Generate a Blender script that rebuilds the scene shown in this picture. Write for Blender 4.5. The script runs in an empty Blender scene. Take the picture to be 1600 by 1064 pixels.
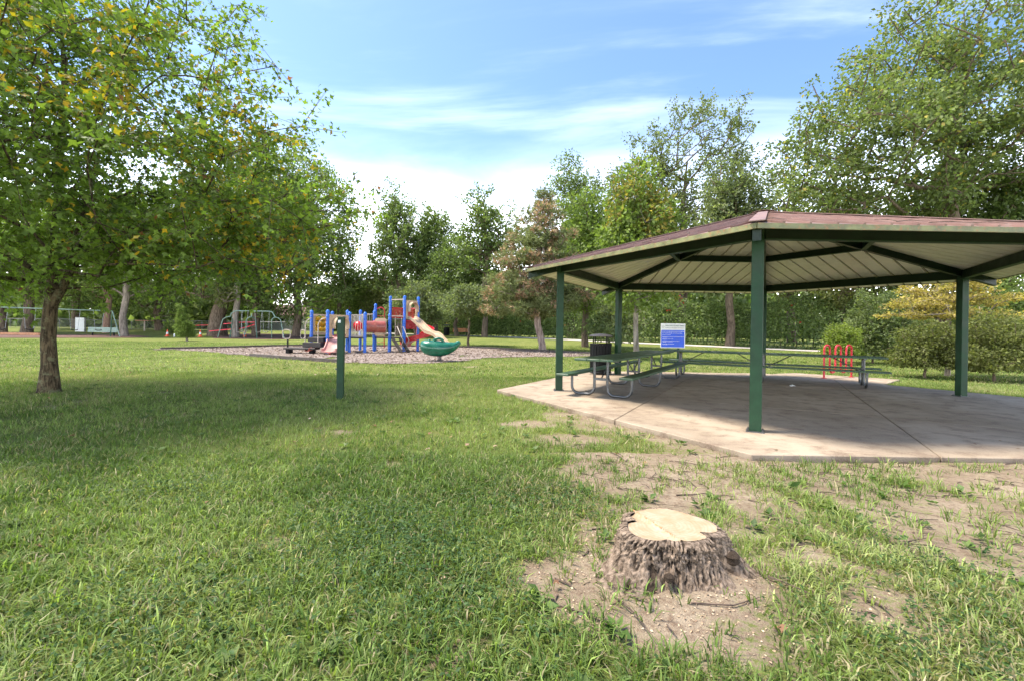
import bpy, math, random
import numpy as np
from mathutils import Vector, Matrix

# ---------------------------------------------------------------- camera, sky, sun, exposure
scene = bpy.context.scene
CAM_H, F_PX, ROLL = 1.25, 708.0, 0.01527
cam_data = bpy.data.cameras.new('camera')
cam_data.sensor_width = 36.0
cam_data.lens = F_PX / 1600 * 36.0
cam_data.shift_y = -17.0 / 1600
cam_data.clip_start = 0.05
cam_data.clip_end = 3000
cam = bpy.data.objects.new('camera', cam_data)
scene.collection.objects.link(cam)
cam.matrix_world = Matrix.Translation((0, 0, CAM_H)) @ Matrix.Rotation(math.radians(90), 4, 'X') @ Matrix.Rotation(ROLL, 4, 'Z')
scene.camera = cam

SUN_EL, SUN_AZ = math.radians(65), math.radians(-84)      # azimuth clockwise from +Y
sun_dir = Vector((math.sin(SUN_AZ) * math.cos(SUN_EL), math.cos(SUN_AZ) * math.cos(SUN_EL), math.sin(SUN_EL)))
sun_data = bpy.data.lights.new('sun', 'SUN')
sun_data.energy = 1.5
sun_data.angle = math.radians(14.0)
sun_data.color = (1.0, 0.91, 0.78)
sun = bpy.data.objects.new('sun', sun_data)
scene.collection.objects.link(sun)
sun.rotation_euler = sun_dir.to_track_quat('Z', 'Y').to_euler()

world = bpy.data.worlds.new('World')
scene.world = world
world.use_nodes = True
wt = world.node_tree
wt.nodes.clear()
def wn(t, **k):
    n = wt.nodes.new(t)
    for a, v in k.items(): setattr(n, a, v)
    return n
w_out = wn('ShaderNodeOutputWorld'); w_bg = wn('ShaderNodeBackground')
sky = wn('ShaderNodeTexSky', sky_type='NISHITA', sun_disc=False, sun_elevation=SUN_EL, sun_rotation=SUN_AZ % (2 * math.pi))
sky.air_density = 1.0; sky.dust_density = 1.2; sky.ozone_density = 1.6
tc = wn('ShaderNodeTexCoord'); sep = wn('ShaderNodeSeparateXYZ')
wt.links.new(tc.outputs['Generated'], sep.inputs[0])
zc = wn('ShaderNodeMath', operation='MAXIMUM'); zc.inputs[1].default_value = 0.0
wt.links.new(sep.outputs['Z'], zc.inputs[0])
zo = wn('ShaderNodeMath', operation='ADD'); zo.inputs[1].default_value = 0.10
wt.links.new(zc.outputs[0], zo.inputs[0])
inv = wn('ShaderNodeMath', operation='DIVIDE'); inv.inputs[0].default_value = 1.0
wt.links.new(zo.outputs[0], inv.inputs[1])
vs = wn('ShaderNodeVectorMath', operation='SCALE')
wt.links.new(tc.outputs['Generated'], vs.inputs[0]); wt.links.new(inv.outputs[0], vs.inputs['Scale'])
mp = wn('ShaderNodeMapping')
mp.inputs['Scale'].default_value = (0.44, 1.2, 0.0); mp.inputs['Rotation'].default_value = (0, 0, math.radians(10))
mp.inputs['Location'].default_value = (2.2, 6.1, 0)
wt.links.new(vs.outputs[0], mp.inputs[0])
nz = wn('ShaderNodeTexNoise'); nz.inputs['Scale'].default_value = 1.5; nz.inputs['Detail'].default_value = 8; nz.inputs['Roughness'].default_value = 0.56
nz.inputs['Distortion'].default_value = 0.7
wt.links.new(mp.outputs[0], nz.inputs['Vector'])
cr = wn('ShaderNodeMapRange'); cr.inputs['From Min'].default_value = 0.45; cr.inputs['From Max'].default_value = 0.92; cr.inputs['To Max'].default_value = 0.075
cr.interpolation_type = 'SMOOTHSTEP'
wt.links.new(nz.outputs['Fac'], cr.inputs['Value'])
hz = wn('ShaderNodeMapRange'); hz.inputs['From Min'].default_value = 0.41; hz.inputs['From Max'].default_value = -0.25     # veil of thin cloud towards the horizon
hz.inputs['To Max'].default_value = 0.93
hz.interpolation_type = 'SMOOTHSTEP'
vw = wn('ShaderNodeMath', operation='MULTIPLY_ADD'); vw.inputs[1].default_value = -0.16; vw.inputs[2].default_value = 0.08
wt.links.new(nz.outputs['Fac'], vw.inputs[0])
vz = wn('ShaderNodeMath', operation='ADD'); wt.links.new(zc.outputs[0], vz.inputs[0]); wt.links.new(vw.outputs[0], vz.inputs[1])
wt.links.new(vz.outputs[0], hz.inputs['Value'])
mx = wn('ShaderNodeMath', operation='MAXIMUM'); wt.links.new(cr.outputs[0], mx.inputs[0]); wt.links.new(hz.outputs[0], mx.inputs[1])
mixc = wn('ShaderNodeMix', data_type='RGBA')
gain = wn('ShaderNodeMix', data_type='RGBA', blend_type='MULTIPLY'); gain.inputs['Factor'].default_value = 1.0
gain.inputs['B'].default_value = (0.25, 0.288, 0.338, 1)
wt.links.new(sky.outputs[0], gain.inputs['A'])
wt.links.new(mx.outputs[0], mixc.inputs['Factor']); wt.links.new(gain.outputs['Result'], mixc.inputs['A'])
mixc.inputs['B'].default_value = (15.0, 14.8, 14.4, 1)
wt.links.new(mixc.outputs['Result'], w_bg.inputs['Color'])
w_bg.inputs['Strength'].default_value = 0.15
wt.links.new(w_bg.outputs[0], w_out.inputs[0])

scene.render.engine = 'CYCLES'
scene.cycles.max_bounces = 8
scene.cycles.diffuse_bounces = 4
scene.cycles.transmission_bounces = 6
scene.cycles.glossy_bounces = 3
scene.view_settings.view_transform = 'Standard'
scene.view_settings.look = 'None'
scene.view_settings.gamma = 1.0
scene.view_settings.exposure = 2.75

# ---------------------------------------------------------------- helpers
rng = np.random.default_rng(7)
R = math.radians
COL = scene.collection
ORG = {}

def smooth(t):
    t = np.clip(t, 0, 1)
    return t * t * (3 - 2 * t)

def rise(x, y):                                   # the park climbs gently towards the path
    k = smooth((np.asarray(x) + 22) / 14)
    return 0.5 * smooth((np.asarray(y) - 25) / 25) * k + (1 - k) * 0.6 * smooth((np.asarray(y) - 46) / 20)

_perm = np.random.default_rng(3).random((256, 256))
def noise2(x, y, s=1.0, o=0):
    x = np.asarray(x, float) / s + 37.3 * o + 500; y = np.asarray(y, float) / s + 91.7 * o + 500
    xi = np.floor(x).astype(int); yi = np.floor(y).astype(int)
    fx = x - xi; fy = y - yi
    fx = fx * fx * (3 - 2 * fx); fy = fy * fy * (3 - 2 * fy)
    g = lambda a, b: _perm[a % 256, b % 256]
    return (g(xi, yi) * (1 - fx) + g(xi + 1, yi) * fx) * (1 - fy) + (g(xi, yi + 1) * (1 - fx) + g(xi + 1, yi + 1) * fx) * fy

def fbm(x, y, s=1.0, o=0, n=4):
    t = 0; a = 0.5; w = 0
    for i in range(n):
        t = t + a * noise2(x, y, s, o + i * 5); w += a; a *= 0.55; s *= 0.48
    return t / w

GZ = -0.06                                        # lawn level (the shelter slab's top is 0)
def ground_z(x, y):
    x = np.asarray(x, float); y = np.asarray(y, float)
    b = (fbm(x, y, 2.2, 1) - 0.5) * 0.05 + (fbm(x, y, 0.5, 2) - 0.5) * 0.022
    near = smooth((30 - y) / 20)
    mound = 0.055 * np.exp(-(((x - 0.90) / 0.42) ** 2 + ((y - 2.56) / 0.40) ** 2))          # soil heaved up round the stump
    return GZ + rise(x, y) + b * near + mound

def at(px, py, z=GZ):                             # point of the flat ground seen at a pixel of the survey photo
    u, v = px - 800.0, py - 515.0
    c, s = math.cos(ROLL), math.sin(ROLL)
    u, v = c * u + s * v, -s * u + c * v
    y = F_PX * (CAM_H - z) / v
    return u / F_PX * y, y

def px_x(px, py, y):                              # lateral position at a given distance
    u, v = px - 800.0, py - 515.0
    return (math.cos(ROLL) * u + math.sin(ROLL) * v) / F_PX * y

def px_z(px, py, y):                              # height at a given distance
    u, v = px - 800.0, py - 515.0
    return CAM_H - (-math.sin(ROLL) * u + math.cos(ROLL) * v) / F_PX * y

def tag(o, label=None, cat=None, group=None, kind=None):
    for k, v in (('label', label), ('category', cat), ('group', group), ('kind', kind)):
        if v: o[k] = v
    return o

def thing(name, loc, label, cat, group=None, kind=None):
    o = bpy.data.objects.new(name, None)
    o.empty_display_size = 0.2
    COL.objects.link(o)
    o.location = loc
    ORG[o.name] = Vector(loc)
    return tag(o, label, cat, group, kind)

def link(name, me, parent=None):
    o = bpy.data.objects.new(name, me)
    COL.objects.link(o)
    if parent is not None:
        o.parent = parent
        ORG[o.name] = ORG.get(parent.name, Vector((0, 0, 0)))
    else:
        ORG[o.name] = Vector((0, 0, 0))
    return o

class MB:
    """collects shapes in world (or thing) coordinates and builds one mesh"""
    def __init__(s): s.v = []; s.f = []; s.m = []; s.cur = 0
    def add(s, vs, fs):
        n = len(s.v); s.v += [tuple(p) for p in vs]
        for f in fs: s.f.append([i + n for i in f]); s.m.append(s.cur)
        return s
    def hexa(s, p):                               # 8 points, bottom 0-3, top 4-7
        return s.add(p, [(3, 2, 1, 0), (4, 5, 6, 7), (0, 1, 5, 4), (1, 2, 6, 5), (2, 3, 7, 6), (3, 0, 4, 7)])
    def box(s, c, d, rz=0, rx=0, ry=0):
        m = Matrix.Rotation(rz, 3, 'Z') @ Matrix.Rotation(ry, 3, 'Y') @ Matrix.Rotation(rx, 3, 'X')
        h = Vector(d) / 2; c = Vector(c)
        p = [c + m @ Vector((x * h.x, y * h.y, z * h.z)) for z in (-1, 1) for x, y in ((-1, -1), (1, -1), (1, 1), (-1, 1))]
        return s.hexa(p)
    def bar(s, a, b, w, h, up=(0, 0, 1)):         # rectangular bar from a to b, centred
        a = Vector(a); b = Vector(b); d = (b - a).normalized()
        x = d.cross(Vector(up)).normalized(); y = x.cross(d).normalized()
        p = [q + x * (i * w / 2) + y * (j * h / 2) for q in (a, b) for i, j in ((-1, -1), (1, -1), (1, 1), (-1, 1))]
        return s.hexa(p)
    def tube(s, pts, r, n=8, closed=False, cap=True):
        P = [Vector(p) for p in pts]; k = len(P)
        rr = r if hasattr(r, '__len__') else [r] * k
        base = len(s.v); x = None; V = []
        for i, p in enumerate(P):
            a = P[(i - 1) % k] if (closed or i) else p
            b = P[(i + 1) % k] if (closed or i < k - 1) else p
            t = (b - a).normalized()
            if x is None:
                x = t.orthogonal().normalized()
            x = (x - t * x.dot(t)).normalized(); y = t.cross(x)
            for j in range(n):
                q = 2 * math.pi * j / n
                V.append(p + (x * math.cos(q) + y * math.sin(q)) * rr[i])
        Fs = []
        for i in range(k if closed else k - 1):
            for j in range(n):
                a0 = i * n + j; a1 = i * n + (j + 1) % n; b0 = ((i + 1) % k) * n + j; b1 = ((i + 1) % k) * n + (j + 1) % n
                Fs.append((a0, a1, b1, b0))
        if cap and not closed:
            Fs.append(tuple(range(n))[::-1]); Fs.append(tuple((k - 1) * n + j for j in range(n)))
        return s.add(V, Fs)
    def lathe(s, c, prof, n=16, rz=0.0):          # profile [(r,z)...] about a vertical axis
        c = Vector(c); V = []; Fs = []
        for r, z in prof:
            for j in range(n):
                q = 2 * math.pi * j / n + rz
                V.append(c + Vector((r * math.cos(q), r * math.sin(q), z)))
        for i in range(len(prof) - 1):
            for j in range(n):
                Fs.append((i * n + j, i * n + (j + 1) % n, (i + 1) * n + (j + 1) % n, (i + 1) * n + j))
        Fs.append(tuple(range(n))[::-1]); Fs.append(tuple((len(prof) - 1) * n + j for j in range(n)))
        return s.add(V, Fs)
    def prism(s, poly, z0, z1):                   # horizontal polygon extruded in z
        n = len(poly)
        V = [(x, y, z0) for x, y in poly] + [(x, y, z1) for x, y in poly]
        return s.add(V, [tuple(range(n))[::-1], tuple(range(n, 2 * n))] + [(i, (i + 1) % n, n + (i + 1) % n, n + i) for i in range(n)])
    def plate(s, pts, off):                       # planar polygon extruded along a vector
        n = len(pts); off = Vector(off); P = [Vector(p) for p in pts]
        return s.add(P + [p + off for p in P], [tuple(range(n))[::-1], tuple(range(n, 2 * n))] + [(i, (i + 1) % n, n + (i + 1) % n, n + i) for i in range(n)])
    def build(s, name, mats, parent=None, sm=None, bevel=0, segs=1):
        mats = mats if isinstance(mats, (list, tuple)) else [mats]
        o0 = ORG.get(parent.name, Vector((0, 0, 0))) if parent is not None else Vector((0, 0, 0))
        me = bpy.data.meshes.new(name)
        me.from_pydata([tuple(Vector(p) - o0) for p in s.v], [], s.f)
        for m in mats: me.materials.append(m)
        if len(mats) > 1: me.polygons.foreach_set('material_index', s.m)
        me.update()
        import bmesh
        bm = bmesh.new(); bm.from_mesh(me); bmesh.ops.recalc_face_normals(bm, faces=bm.faces); bm.to_mesh(me); bm.free()
        if sm:
            me.shade_smooth(); me.set_sharp_from_angle(angle=R(sm))
        o = link(name, me, parent)
        if bevel:
            b = o.modifiers.new('bevel', 'BEVEL'); b.width = bevel; b.segments = segs; b.limit_method = 'ANGLE'; b.angle_limit = R(40)
        return o

def arc(c, r, a0, a1, n, ax, ay):                 # points on an arc in the plane spanned by ax, ay
    c = Vector(c); ax = Vector(ax); ay = Vector(ay)
    return [c + ax * (r * math.cos(a0 + (a1 - a0) * i / n)) + ay * (r * math.sin(a0 + (a1 - a0) * i / n)) for i in range(n + 1)]

def tri_mesh(name, verts, tris, cols=None, mat=None, parent=None, attrs=None, smooth_shade=False):
    """fast mesh from numpy: verts (N,3), tris (M,3), optional per-vertex colours"""
    if parent is not None:
        verts = verts - np.array(ORG[parent.name])
    me = bpy.data.meshes.new(name)
    n, m = len(verts), len(tris); k = tris.shape[1]
    me.vertices.add(n); me.vertices.foreach_set('co', np.ascontiguousarray(verts, np.float32).ravel())
    me.loops.add(m * k); me.loops.foreach_set('vertex_index', np.ascontiguousarray(tris, np.int32).ravel())
    me.polygons.add(m); me.polygons.foreach_set('loop_start', np.arange(0, m * k, k, dtype=np.int32))
    if smooth_shade: me.polygons.foreach_set('use_smooth', np.ones(m, bool))
    if cols is not None:
        a = me.attributes.new('tint', 'FLOAT_COLOR', 'POINT')
        a.data.foreach_set('color', np.concatenate([cols, np.ones((n, 1))], 1).astype(np.float32).ravel())
    for key, val in (attrs or {}).items():
        a = me.attributes.new(key, 'FLOAT', 'POINT'); a.data.foreach_set('value', np.asarray(val, np.float32))
    me.update(calc_edges=True)
    if mat: me.materials.append(mat)
    return link(name, me, parent)

def copy_tree(o, parent=None):
    c = o.copy(); COL.objects.link(c)
    if parent is not None: c.parent = parent
    for ch in list(o.children): copy_tree(ch, c)
    return c

# ---------------------------------------------------------------- materials
def new_mat(name):
    m = bpy.data.materials.new(name); m.use_nodes = True
    nt = m.node_tree; nt.nodes.clear()
    out = nt.nodes.new('ShaderNodeOutputMaterial')
    return m, nt, out
def nd(nt, t, ins=None, **k):
    n = nt.nodes.new(t)
    for a, v in k.items(): setattr(n, a, v)
    for a, v in (ins or {}).items():
        if hasattr(v, 'links') or isinstance(v, bpy.types.NodeSocket): nt.links.new(v, n.inputs[a])
        else: n.inputs[a].default_value = v
    return n
def rgb(c): return (c[0], c[1], c[2], 1)
def mixn(nt, f, a, b, mode='MIX'):
    n = nd(nt, 'ShaderNodeMix', data_type='RGBA', blend_type=mode)
    for s, v in (('Factor', f), ('A', a), ('B', b)):
        i = n.inputs[s] if s != 'Factor' else n.inputs[0]
        if s == 'A': i = n.inputs[6]
        if s == 'B': i = n.inputs[7]
        if isinstance(v, bpy.types.NodeSocket): nt.links.new(v, i)
        elif s == 'Factor': i.default_value = v
        else: i.default_value = rgb(v)
    return n.outputs[2]
def ramp(nt, v, a, b, lo=0.0, hi=1.0):
    n = nd(nt, 'ShaderNodeMapRange', {'From Min': a, 'From Max': b, 'To Min': lo, 'To Max': hi}, interpolation_type='SMOOTHSTEP')
    nt.links.new(v, n.inputs['Value']); return n.outputs[0]
def noise(nt, vec, scale, detail=4, rough=0.55, dist=0.0):
    n = nd(nt, 'ShaderNodeTexNoise', {'Scale': scale, 'Detail': detail, 'Roughness': rough, 'Distortion': dist})
    nt.links.new(vec, n.inputs['Vector']); return n.outputs['Fac']
def coords(nt, kind='Object', scale=None):
    v = nd(nt, 'ShaderNodeTexCoord').outputs[kind]
    if scale:
        m = nd(nt, 'ShaderNodeMapping', {'Scale': scale}); nt.links.new(v, m.inputs[0]); v = m.outputs[0]
    return v

def paint(name, col, rough=0.45, var=0.14, scale=6.0, bump=0.05, bscale=60.0, metal=0.0, dirt=0.0, dirt_col=(0.12, 0.1, 0.08), spec=0.5):
    m, nt, out = new_mat(name)
    v = coords(nt)
    n1 = noise(nt, v, scale, 5); n2 = noise(nt, v, bscale, 3)
    lo = tuple(c * (1 - var) for c in col); hi = tuple(min(1, c * (1 + var)) for c in col)
    c = mixn(nt, ramp(nt, n1, 0.3, 0.7), lo, hi)
    if dirt:
        n3 = noise(nt, v, scale * 2.7, 6, 0.65)
        c = mixn(nt, ramp(nt, n3, 0.5, 0.72, 0, dirt), c, dirt_col)
    b = nd(nt, 'ShaderNodeBump', {'Strength': bump, 'Distance': 0.01, 'Height': n2})
    rr = ramp(nt, n1, 0.2, 0.8, max(0.02, rough - 0.1), min(1, rough + 0.12))
    p = nd(nt, 'ShaderNodeBsdfPrincipled', {'Base Color': c, 'Roughness': rr, 'Metallic': metal, 'Normal': b.outputs[0], 'Specular IOR Level': spec})
    nt.links.new(p.outputs[0], out.inputs[0]); return m

def leaf_mat(name, trans=0.4, rough=0.5, spec=0.35, boost=(1.25, 1.35, 0.7)):
    m, nt, out = new_mat(name)
    a = nd(nt, 'ShaderNodeAttribute', attribute_name='tint').outputs['Color']
    p = nd(nt, 'ShaderNodeBsdfPrincipled', {'Base Color': a, 'Roughness': rough, 'Specular IOR Level': spec})
    tcol = mixn(nt, 1.0, a, boost, 'MULTIPLY')
    t = nd(nt, 'ShaderNodeBsdfTranslucent', {'Color': tcol})
    x = nd(nt, 'ShaderNodeMixShader', {0: trans, 1: p.outputs[0], 2: t.outputs[0]})
    nt.links.new(x.outputs[0], out.inputs[0]); return m

def bark_mat(name, col, col2, scale=14.0, bump=0.7, lichen=0.0, attr=None):
    m, nt, out = new_mat(name)
    v = coords(nt, 'Object', (scale, scale, scale * 0.18))
    n1 = noise(nt, v, 1.0, 6, 0.65, 0.6); n2 = noise(nt, coords(nt), 2.5, 4)
    c = mixn(nt, ramp(nt, n1, 0.34, 0.66), col, col2)
    if attr:
        c = mixn(nt, ramp(nt, nd(nt, 'ShaderNodeAttribute', attribute_name=attr).outputs['Fac'], 0.30, 0.62), tuple(q * 0.42 for q in col), c)
    if lichen:
        c = mixn(nt, ramp(nt, noise(nt, coords(nt), 9.0, 5, 0.7), 0.52, 0.64, 0, lichen), c, (0.15, 0.15, 0.085))
    b = nd(nt, 'ShaderNodeBump', {'Strength': bump, 'Distance': 0.03, 'Height': n1})
    p = nd(nt, 'ShaderNodeBsdfPrincipled', {'Base Color': c, 'Roughness': 0.9, 'Normal': b.outputs[0], 'Specular IOR Level': 0.15})
    nt.links.new(p.outputs[0], out.inputs[0]); return m

M = {}
M['leaf'] = leaf_mat('leaf_tissue', 0.56)
M['leaf_far'] = leaf_mat('leaf_tissue_distant', 0.48, 0.55, 0.3)
M['needle'] = leaf_mat('needle_tissue', 0.25, 0.6, 0.2)
M['grass'] = leaf_mat('grass_blade', 0.42, 0.5, 0.22, (1.15, 1.25, 0.6))
M['dead_leaf'] = leaf_mat('dry_leaf', 0.2, 0.7, 0.1, (1, 0.9, 0.7))
M['bark_maple'] = bark_mat('maple_bark', (0.022, 0.016, 0.010), (0.135, 0.100, 0.058), 26, 1.0, 0.8)
M['bark_brown'] = bark_mat('brown_bark', (0.07, 0.05, 0.035), (0.19, 0.145, 0.105), 9)
M['bark_grey'] = bark_mat('grey_bark', (0.14, 0.115, 0.09), (0.33, 0.28, 0.225), 9)
M['bark_red'] = bark_mat('reddish_bark', (0.15, 0.085, 0.06), (0.34, 0.22, 0.16), 8)
M['bark_pine'] = bark_mat('pine_bark', (0.16, 0.115, 0.095), (0.38, 0.30, 0.26), 10)
M['steel_green'] = paint('dark_green_steel', (0.013, 0.042, 0.019), 0.5, 0.2, 5, 0.12, 160, dirt=0.2, dirt_col=(0.035, 0.055, 0.035), spec=0.22)
M['beam_green'] = paint('green_beam_paint', (0.008, 0.021, 0.011), 0.42, 0.25, 4, 0.12, 140, dirt=0.3, dirt_col=(0.025, 0.032, 0.022), spec=0.22)
M['table_green'] = paint('green_plank_coating', (0.024, 0.060, 0.028), 0.45, 0.25, 7, 0.2, 60, dirt=0.5, dirt_col=(0.075, 0.095, 0.06))
M['galv'] = paint('galvanised_tube', (0.105, 0.108, 0.112), 0.42, 0.25, 9, 0.08, 90, metal=0.75, dirt=0.4, dirt_col=(0.10, 0.095, 0.09))
M['chain'] = paint('chain_steel', (0.32, 0.33, 0.34), 0.45, 0.2, 9, 0.1, 90, metal=0.6)
M['swing_green'] = paint('pale_green_pipe', (0.20, 0.29, 0.23), 0.4, 0.15, 5, 0.05)
M['swing_dark'] = paint('dark_green_pipe', (0.03, 0.10, 0.06), 0.4, 0.15, 5, 0.05)
M['blue'] = paint('blue_play_post', (0.004, 0.105, 0.50), 0.32, 0.12, 5, 0.03)
M['tan'] = paint('tan_plastic', (0.42, 0.30, 0.185), 0.42, 0.1, 3, 0.04, dirt=0.15, dirt_col=(0.4, 0.28, 0.18))
M['red'] = paint('red_plastic', (0.48, 0.010, 0.018), 0.3, 0.15, 3, 0.03)
M['red_faded'] = paint('faded_red_plastic', (0.27, 0.065, 0.045), 0.35, 0.22, 3, 0.04, dirt=0.3, dirt_col=(0.5, 0.28, 0.2))
M['pink'] = paint('sun_bleached_slide', (0.42, 0.195, 0.16), 0.4, 0.2, 3, 0.04)
M['yellow'] = paint('yellow_plastic', (0.60, 0.32, 0.012), 0.35, 0.12, 4, 0.03)
M['deck_brown'] = paint('brown_coated_deck', (0.030, 0.023, 0.019), 0.6, 0.25, 8, 0.15)
M['rail_grey'] = paint('beige_grey_rail', (0.36, 0.30, 0.24), 0.4, 0.12, 6, 0.03)
M['bar_cream'] = paint('cream_bar', (0.60, 0.53, 0.42), 0.4, 0.1, 6, 0.03)
M['boat_green'] = paint('boat_green_plastic', (0.007, 0.095, 0.055), 0.22, 0.25, 3, 0.03, dirt=0.15, dirt_col=(0.05, 0.2, 0.14))
M['black'] = paint('black_powder_coat', (0.006, 0.006, 0.007), 0.55, 0.3, 6, 0.05, spec=0.2)
M['charcoal'] = paint('charcoal_lid', (0.03, 0.027, 0.027), 0.5, 0.25, 6, 0.05, dirt=0.4, dirt_col=(0.16, 0.13, 0.11))
M['rack_red'] = paint('bright_red_pipe', (0.45, 0.012, 0.025), 0.35, 0.15, 8, 0.03)
M['sign_white'] = paint('sign_white', (0.72, 0.70, 0.63), 0.45, 0.06, 5, 0.02)
M['sign_blue'] = paint('sign_blue', (0.006, 0.075, 0.58), 0.4, 0.08, 4, 0.02)
M['ink'] = paint('sign_ink', (0.05, 0.05, 0.055), 0.6, 0.05)
M['ink_tan'] = paint('sign_ink_brown', (0.22, 0.17, 0.12), 0.6, 0.05)
M['white'] = paint('white_paint', (0.75, 0.75, 0.74), 0.5, 0.06, 5, 0.03)
M['orange'] = paint('traffic_orange', (0.85, 0.10, 0.025), 0.45, 0.1)
M['tape_red'] = paint('barrier_tape', (0.75, 0.03, 0.05), 0.45, 0.2, 6)
M['bench_wood'] = paint('orange_cedar', (0.48, 0.20, 0.08), 0.55, 0.18, 9, 0.2)
M['beam_wood'] = paint('orange_timber', (0.45, 0.21, 0.10), 0.7, 0.25, 6, 0.3)
M['timber'] = paint('weathered_timber', (0.07, 0.055, 0.045), 0.8, 0.3, 7, 0.4, dirt=0.4, dirt_col=(0.17, 0.14, 0.115))
M['pole_wood'] = paint('utility_pole_wood', (0.33, 0.15, 0.085), 0.8, 0.25, 6, 0.3)
M['fence'] = paint('fence_steel', (0.16, 0.16, 0.155), 0.5, 0.15, 5, 0.05, metal=0.3)
M['house_wall'] = paint('pale_siding', (0.60, 0.56, 0.52), 0.7, 0.08)
M['house_roof'] = paint('brown_shingles', (0.15, 0.085, 0.07), 0.85, 0.2, 12, 0.3)
M['glass'] = paint('dark_glass', (0.02, 0.025, 0.03), 0.08, 0.1)
M['roof_top'] = paint('faded_red_roof', (0.205, 0.120, 0.095), 0.5, 0.18, 2.2, 0.08, 30, dirt=0.6, dirt_col=(0.27, 0.205, 0.175))
M['ceiling'] = paint('cream_steel_deck', (0.80, 0.75, 0.64), 0.42, 0.06, 3.5, 0.05, 60, dirt=0.14, dirt_col=(0.42, 0.34, 0.24))
M['rib_dark'] = paint('seam_channel', (0.20, 0.165, 0.125), 0.6, 0.15)
M['trim'] = paint('rusty_eave_trim', (0.17, 0.17, 0.075), 0.6, 0.3, 8, 0.15, 60, dirt=0.75, dirt_col=(0.33, 0.13, 0.05))
M['paper'] = paint('paper', (0.8, 0.8, 0.8), 0.7, 0.05)
M['twig'] = paint('twig_bark', (0.10, 0.07, 0.05), 0.85, 0.4, 30, 0.3)

def concrete_mat():
    m, nt, out = new_mat('worn_concrete')
    v = coords(nt)
    big = noise(nt, v, 0.55, 6, 0.62, 0.4); mid = noise(nt, v, 3.1, 6, 0.65); fine = noise(nt, v, 55, 4, 0.7)
    streak = noise(nt, coords(nt, 'Object', (0.9, 1.7, 1)), 1.7, 7, 0.68, 0.8)
    c = mixn(nt, ramp(nt, big, 0.34, 0.66), (0.225, 0.178, 0.124), (0.350, 0.285, 0.212))
    c = mixn(nt, ramp(nt, mid, 0.46, 0.68, 0, 0.8), c, (0.125, 0.085, 0.056))
    c = mixn(nt, ramp(nt, streak, 0.50, 0.70, 0, 0.7), c, (0.15, 0.105, 0.075))
    c = mixn(nt, ramp(nt, fine, 0.35, 0.7, 0, 0.35), c, (0.40, 0.315, 0.235))
    vo = nd(nt, 'ShaderNodeTexVoronoi', {'Scale': 85.0}); nt.links.new(v, vo.inputs['Vector'])
    c = mixn(nt, ramp(nt, vo.outputs['Distance'], 0.25, 0.05, 0, 0.3), c, (0.16, 0.12, 0.10))
    b = nd(nt, 'ShaderNodeBump', {'Strength': 0.35, 'Distance': 0.006, 'Height': fine})
    p = nd(nt, 'ShaderNodeBsdfPrincipled', {'Base Color': c, 'Roughness': 0.78, 'Normal': b.outputs[0], 'Specular IOR Level': 0.3})
    nt.links.new(p.outputs[0], out.inputs[0]); return m
M['concrete'] = concrete_mat()
M['path'] = paint('pale_path', (0.42, 0.38, 0.34), 0.8, 0.12, 2, 0.1)

def ground_mat():
    m, nt, out = new_mat('lawn_and_soil')
    v = coords(nt)
    d = nd(nt, 'ShaderNodeAttribute', attribute_name='dirt').outputs['Fac']
    big = noise(nt, v, 0.22, 5, 0.6); mid = noise(nt, v, 1.7, 6, 0.65); fine = noise(nt, v, 26, 6, 0.7); vf = noise(nt, v, 140, 3, 0.7)
    g = mixn(nt, ramp(nt, big, 0.32, 0.68), (0.110, 0.148, 0.034), (0.170, 0.192, 0.052))
    g = mixn(nt, ramp(nt, mid, 0.35, 0.75, 0, 0.8), g, (0.215, 0.225, 0.066))
    g = mixn(nt, ramp(nt, fine, 0.45, 0.66, 0, 0.75), g, (0.05, 0.07, 0.02))
    g = mixn(nt, ramp(nt, mid, 0.58, 0.76, 0, 0.6), g, (0.27, 0.235, 0.12))
    s = mixn(nt, ramp(nt, mid, 0.3, 0.7), (0.275, 0.212, 0.142), (0.41, 0.33, 0.236))
    s = mixn(nt, ramp(nt, fine, 0.42, 0.68, 0, 0.8), s, (0.18, 0.12, 0.08))
    s = mixn(nt, ramp(nt, vf, 0.55, 0.75, 0, 0.8), s, (0.45, 0.36, 0.27))
    dd = nd(nt, 'ShaderNodeMath', {0: d}, operation='ADD'); 
    off = ramp(nt, fine, 0.3, 0.7, -0.34, 0.34); nt.links.new(off, dd.inputs[1])
    f = ramp(nt, dd.outputs[0], 0.22, 0.72)
    c = mixn(nt, f, g, s)
    hh = nd(nt, 'ShaderNodeMath', {0: fine, 1: vf}, operation='ADD')
    b = nd(nt, 'ShaderNodeBump', {'Strength': 0.8, 'Distance': 0.03, 'Height': hh.outputs[0]})
    p = nd(nt, 'ShaderNodeBsdfPrincipled', {'Base Color': c, 'Roughness': 0.95, 'Normal': b.outputs[0], 'Specular IOR Level': 0.08})
    nt.links.new(p.outputs[0], out.inputs[0]); return m
M['ground'] = ground_mat()

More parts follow.
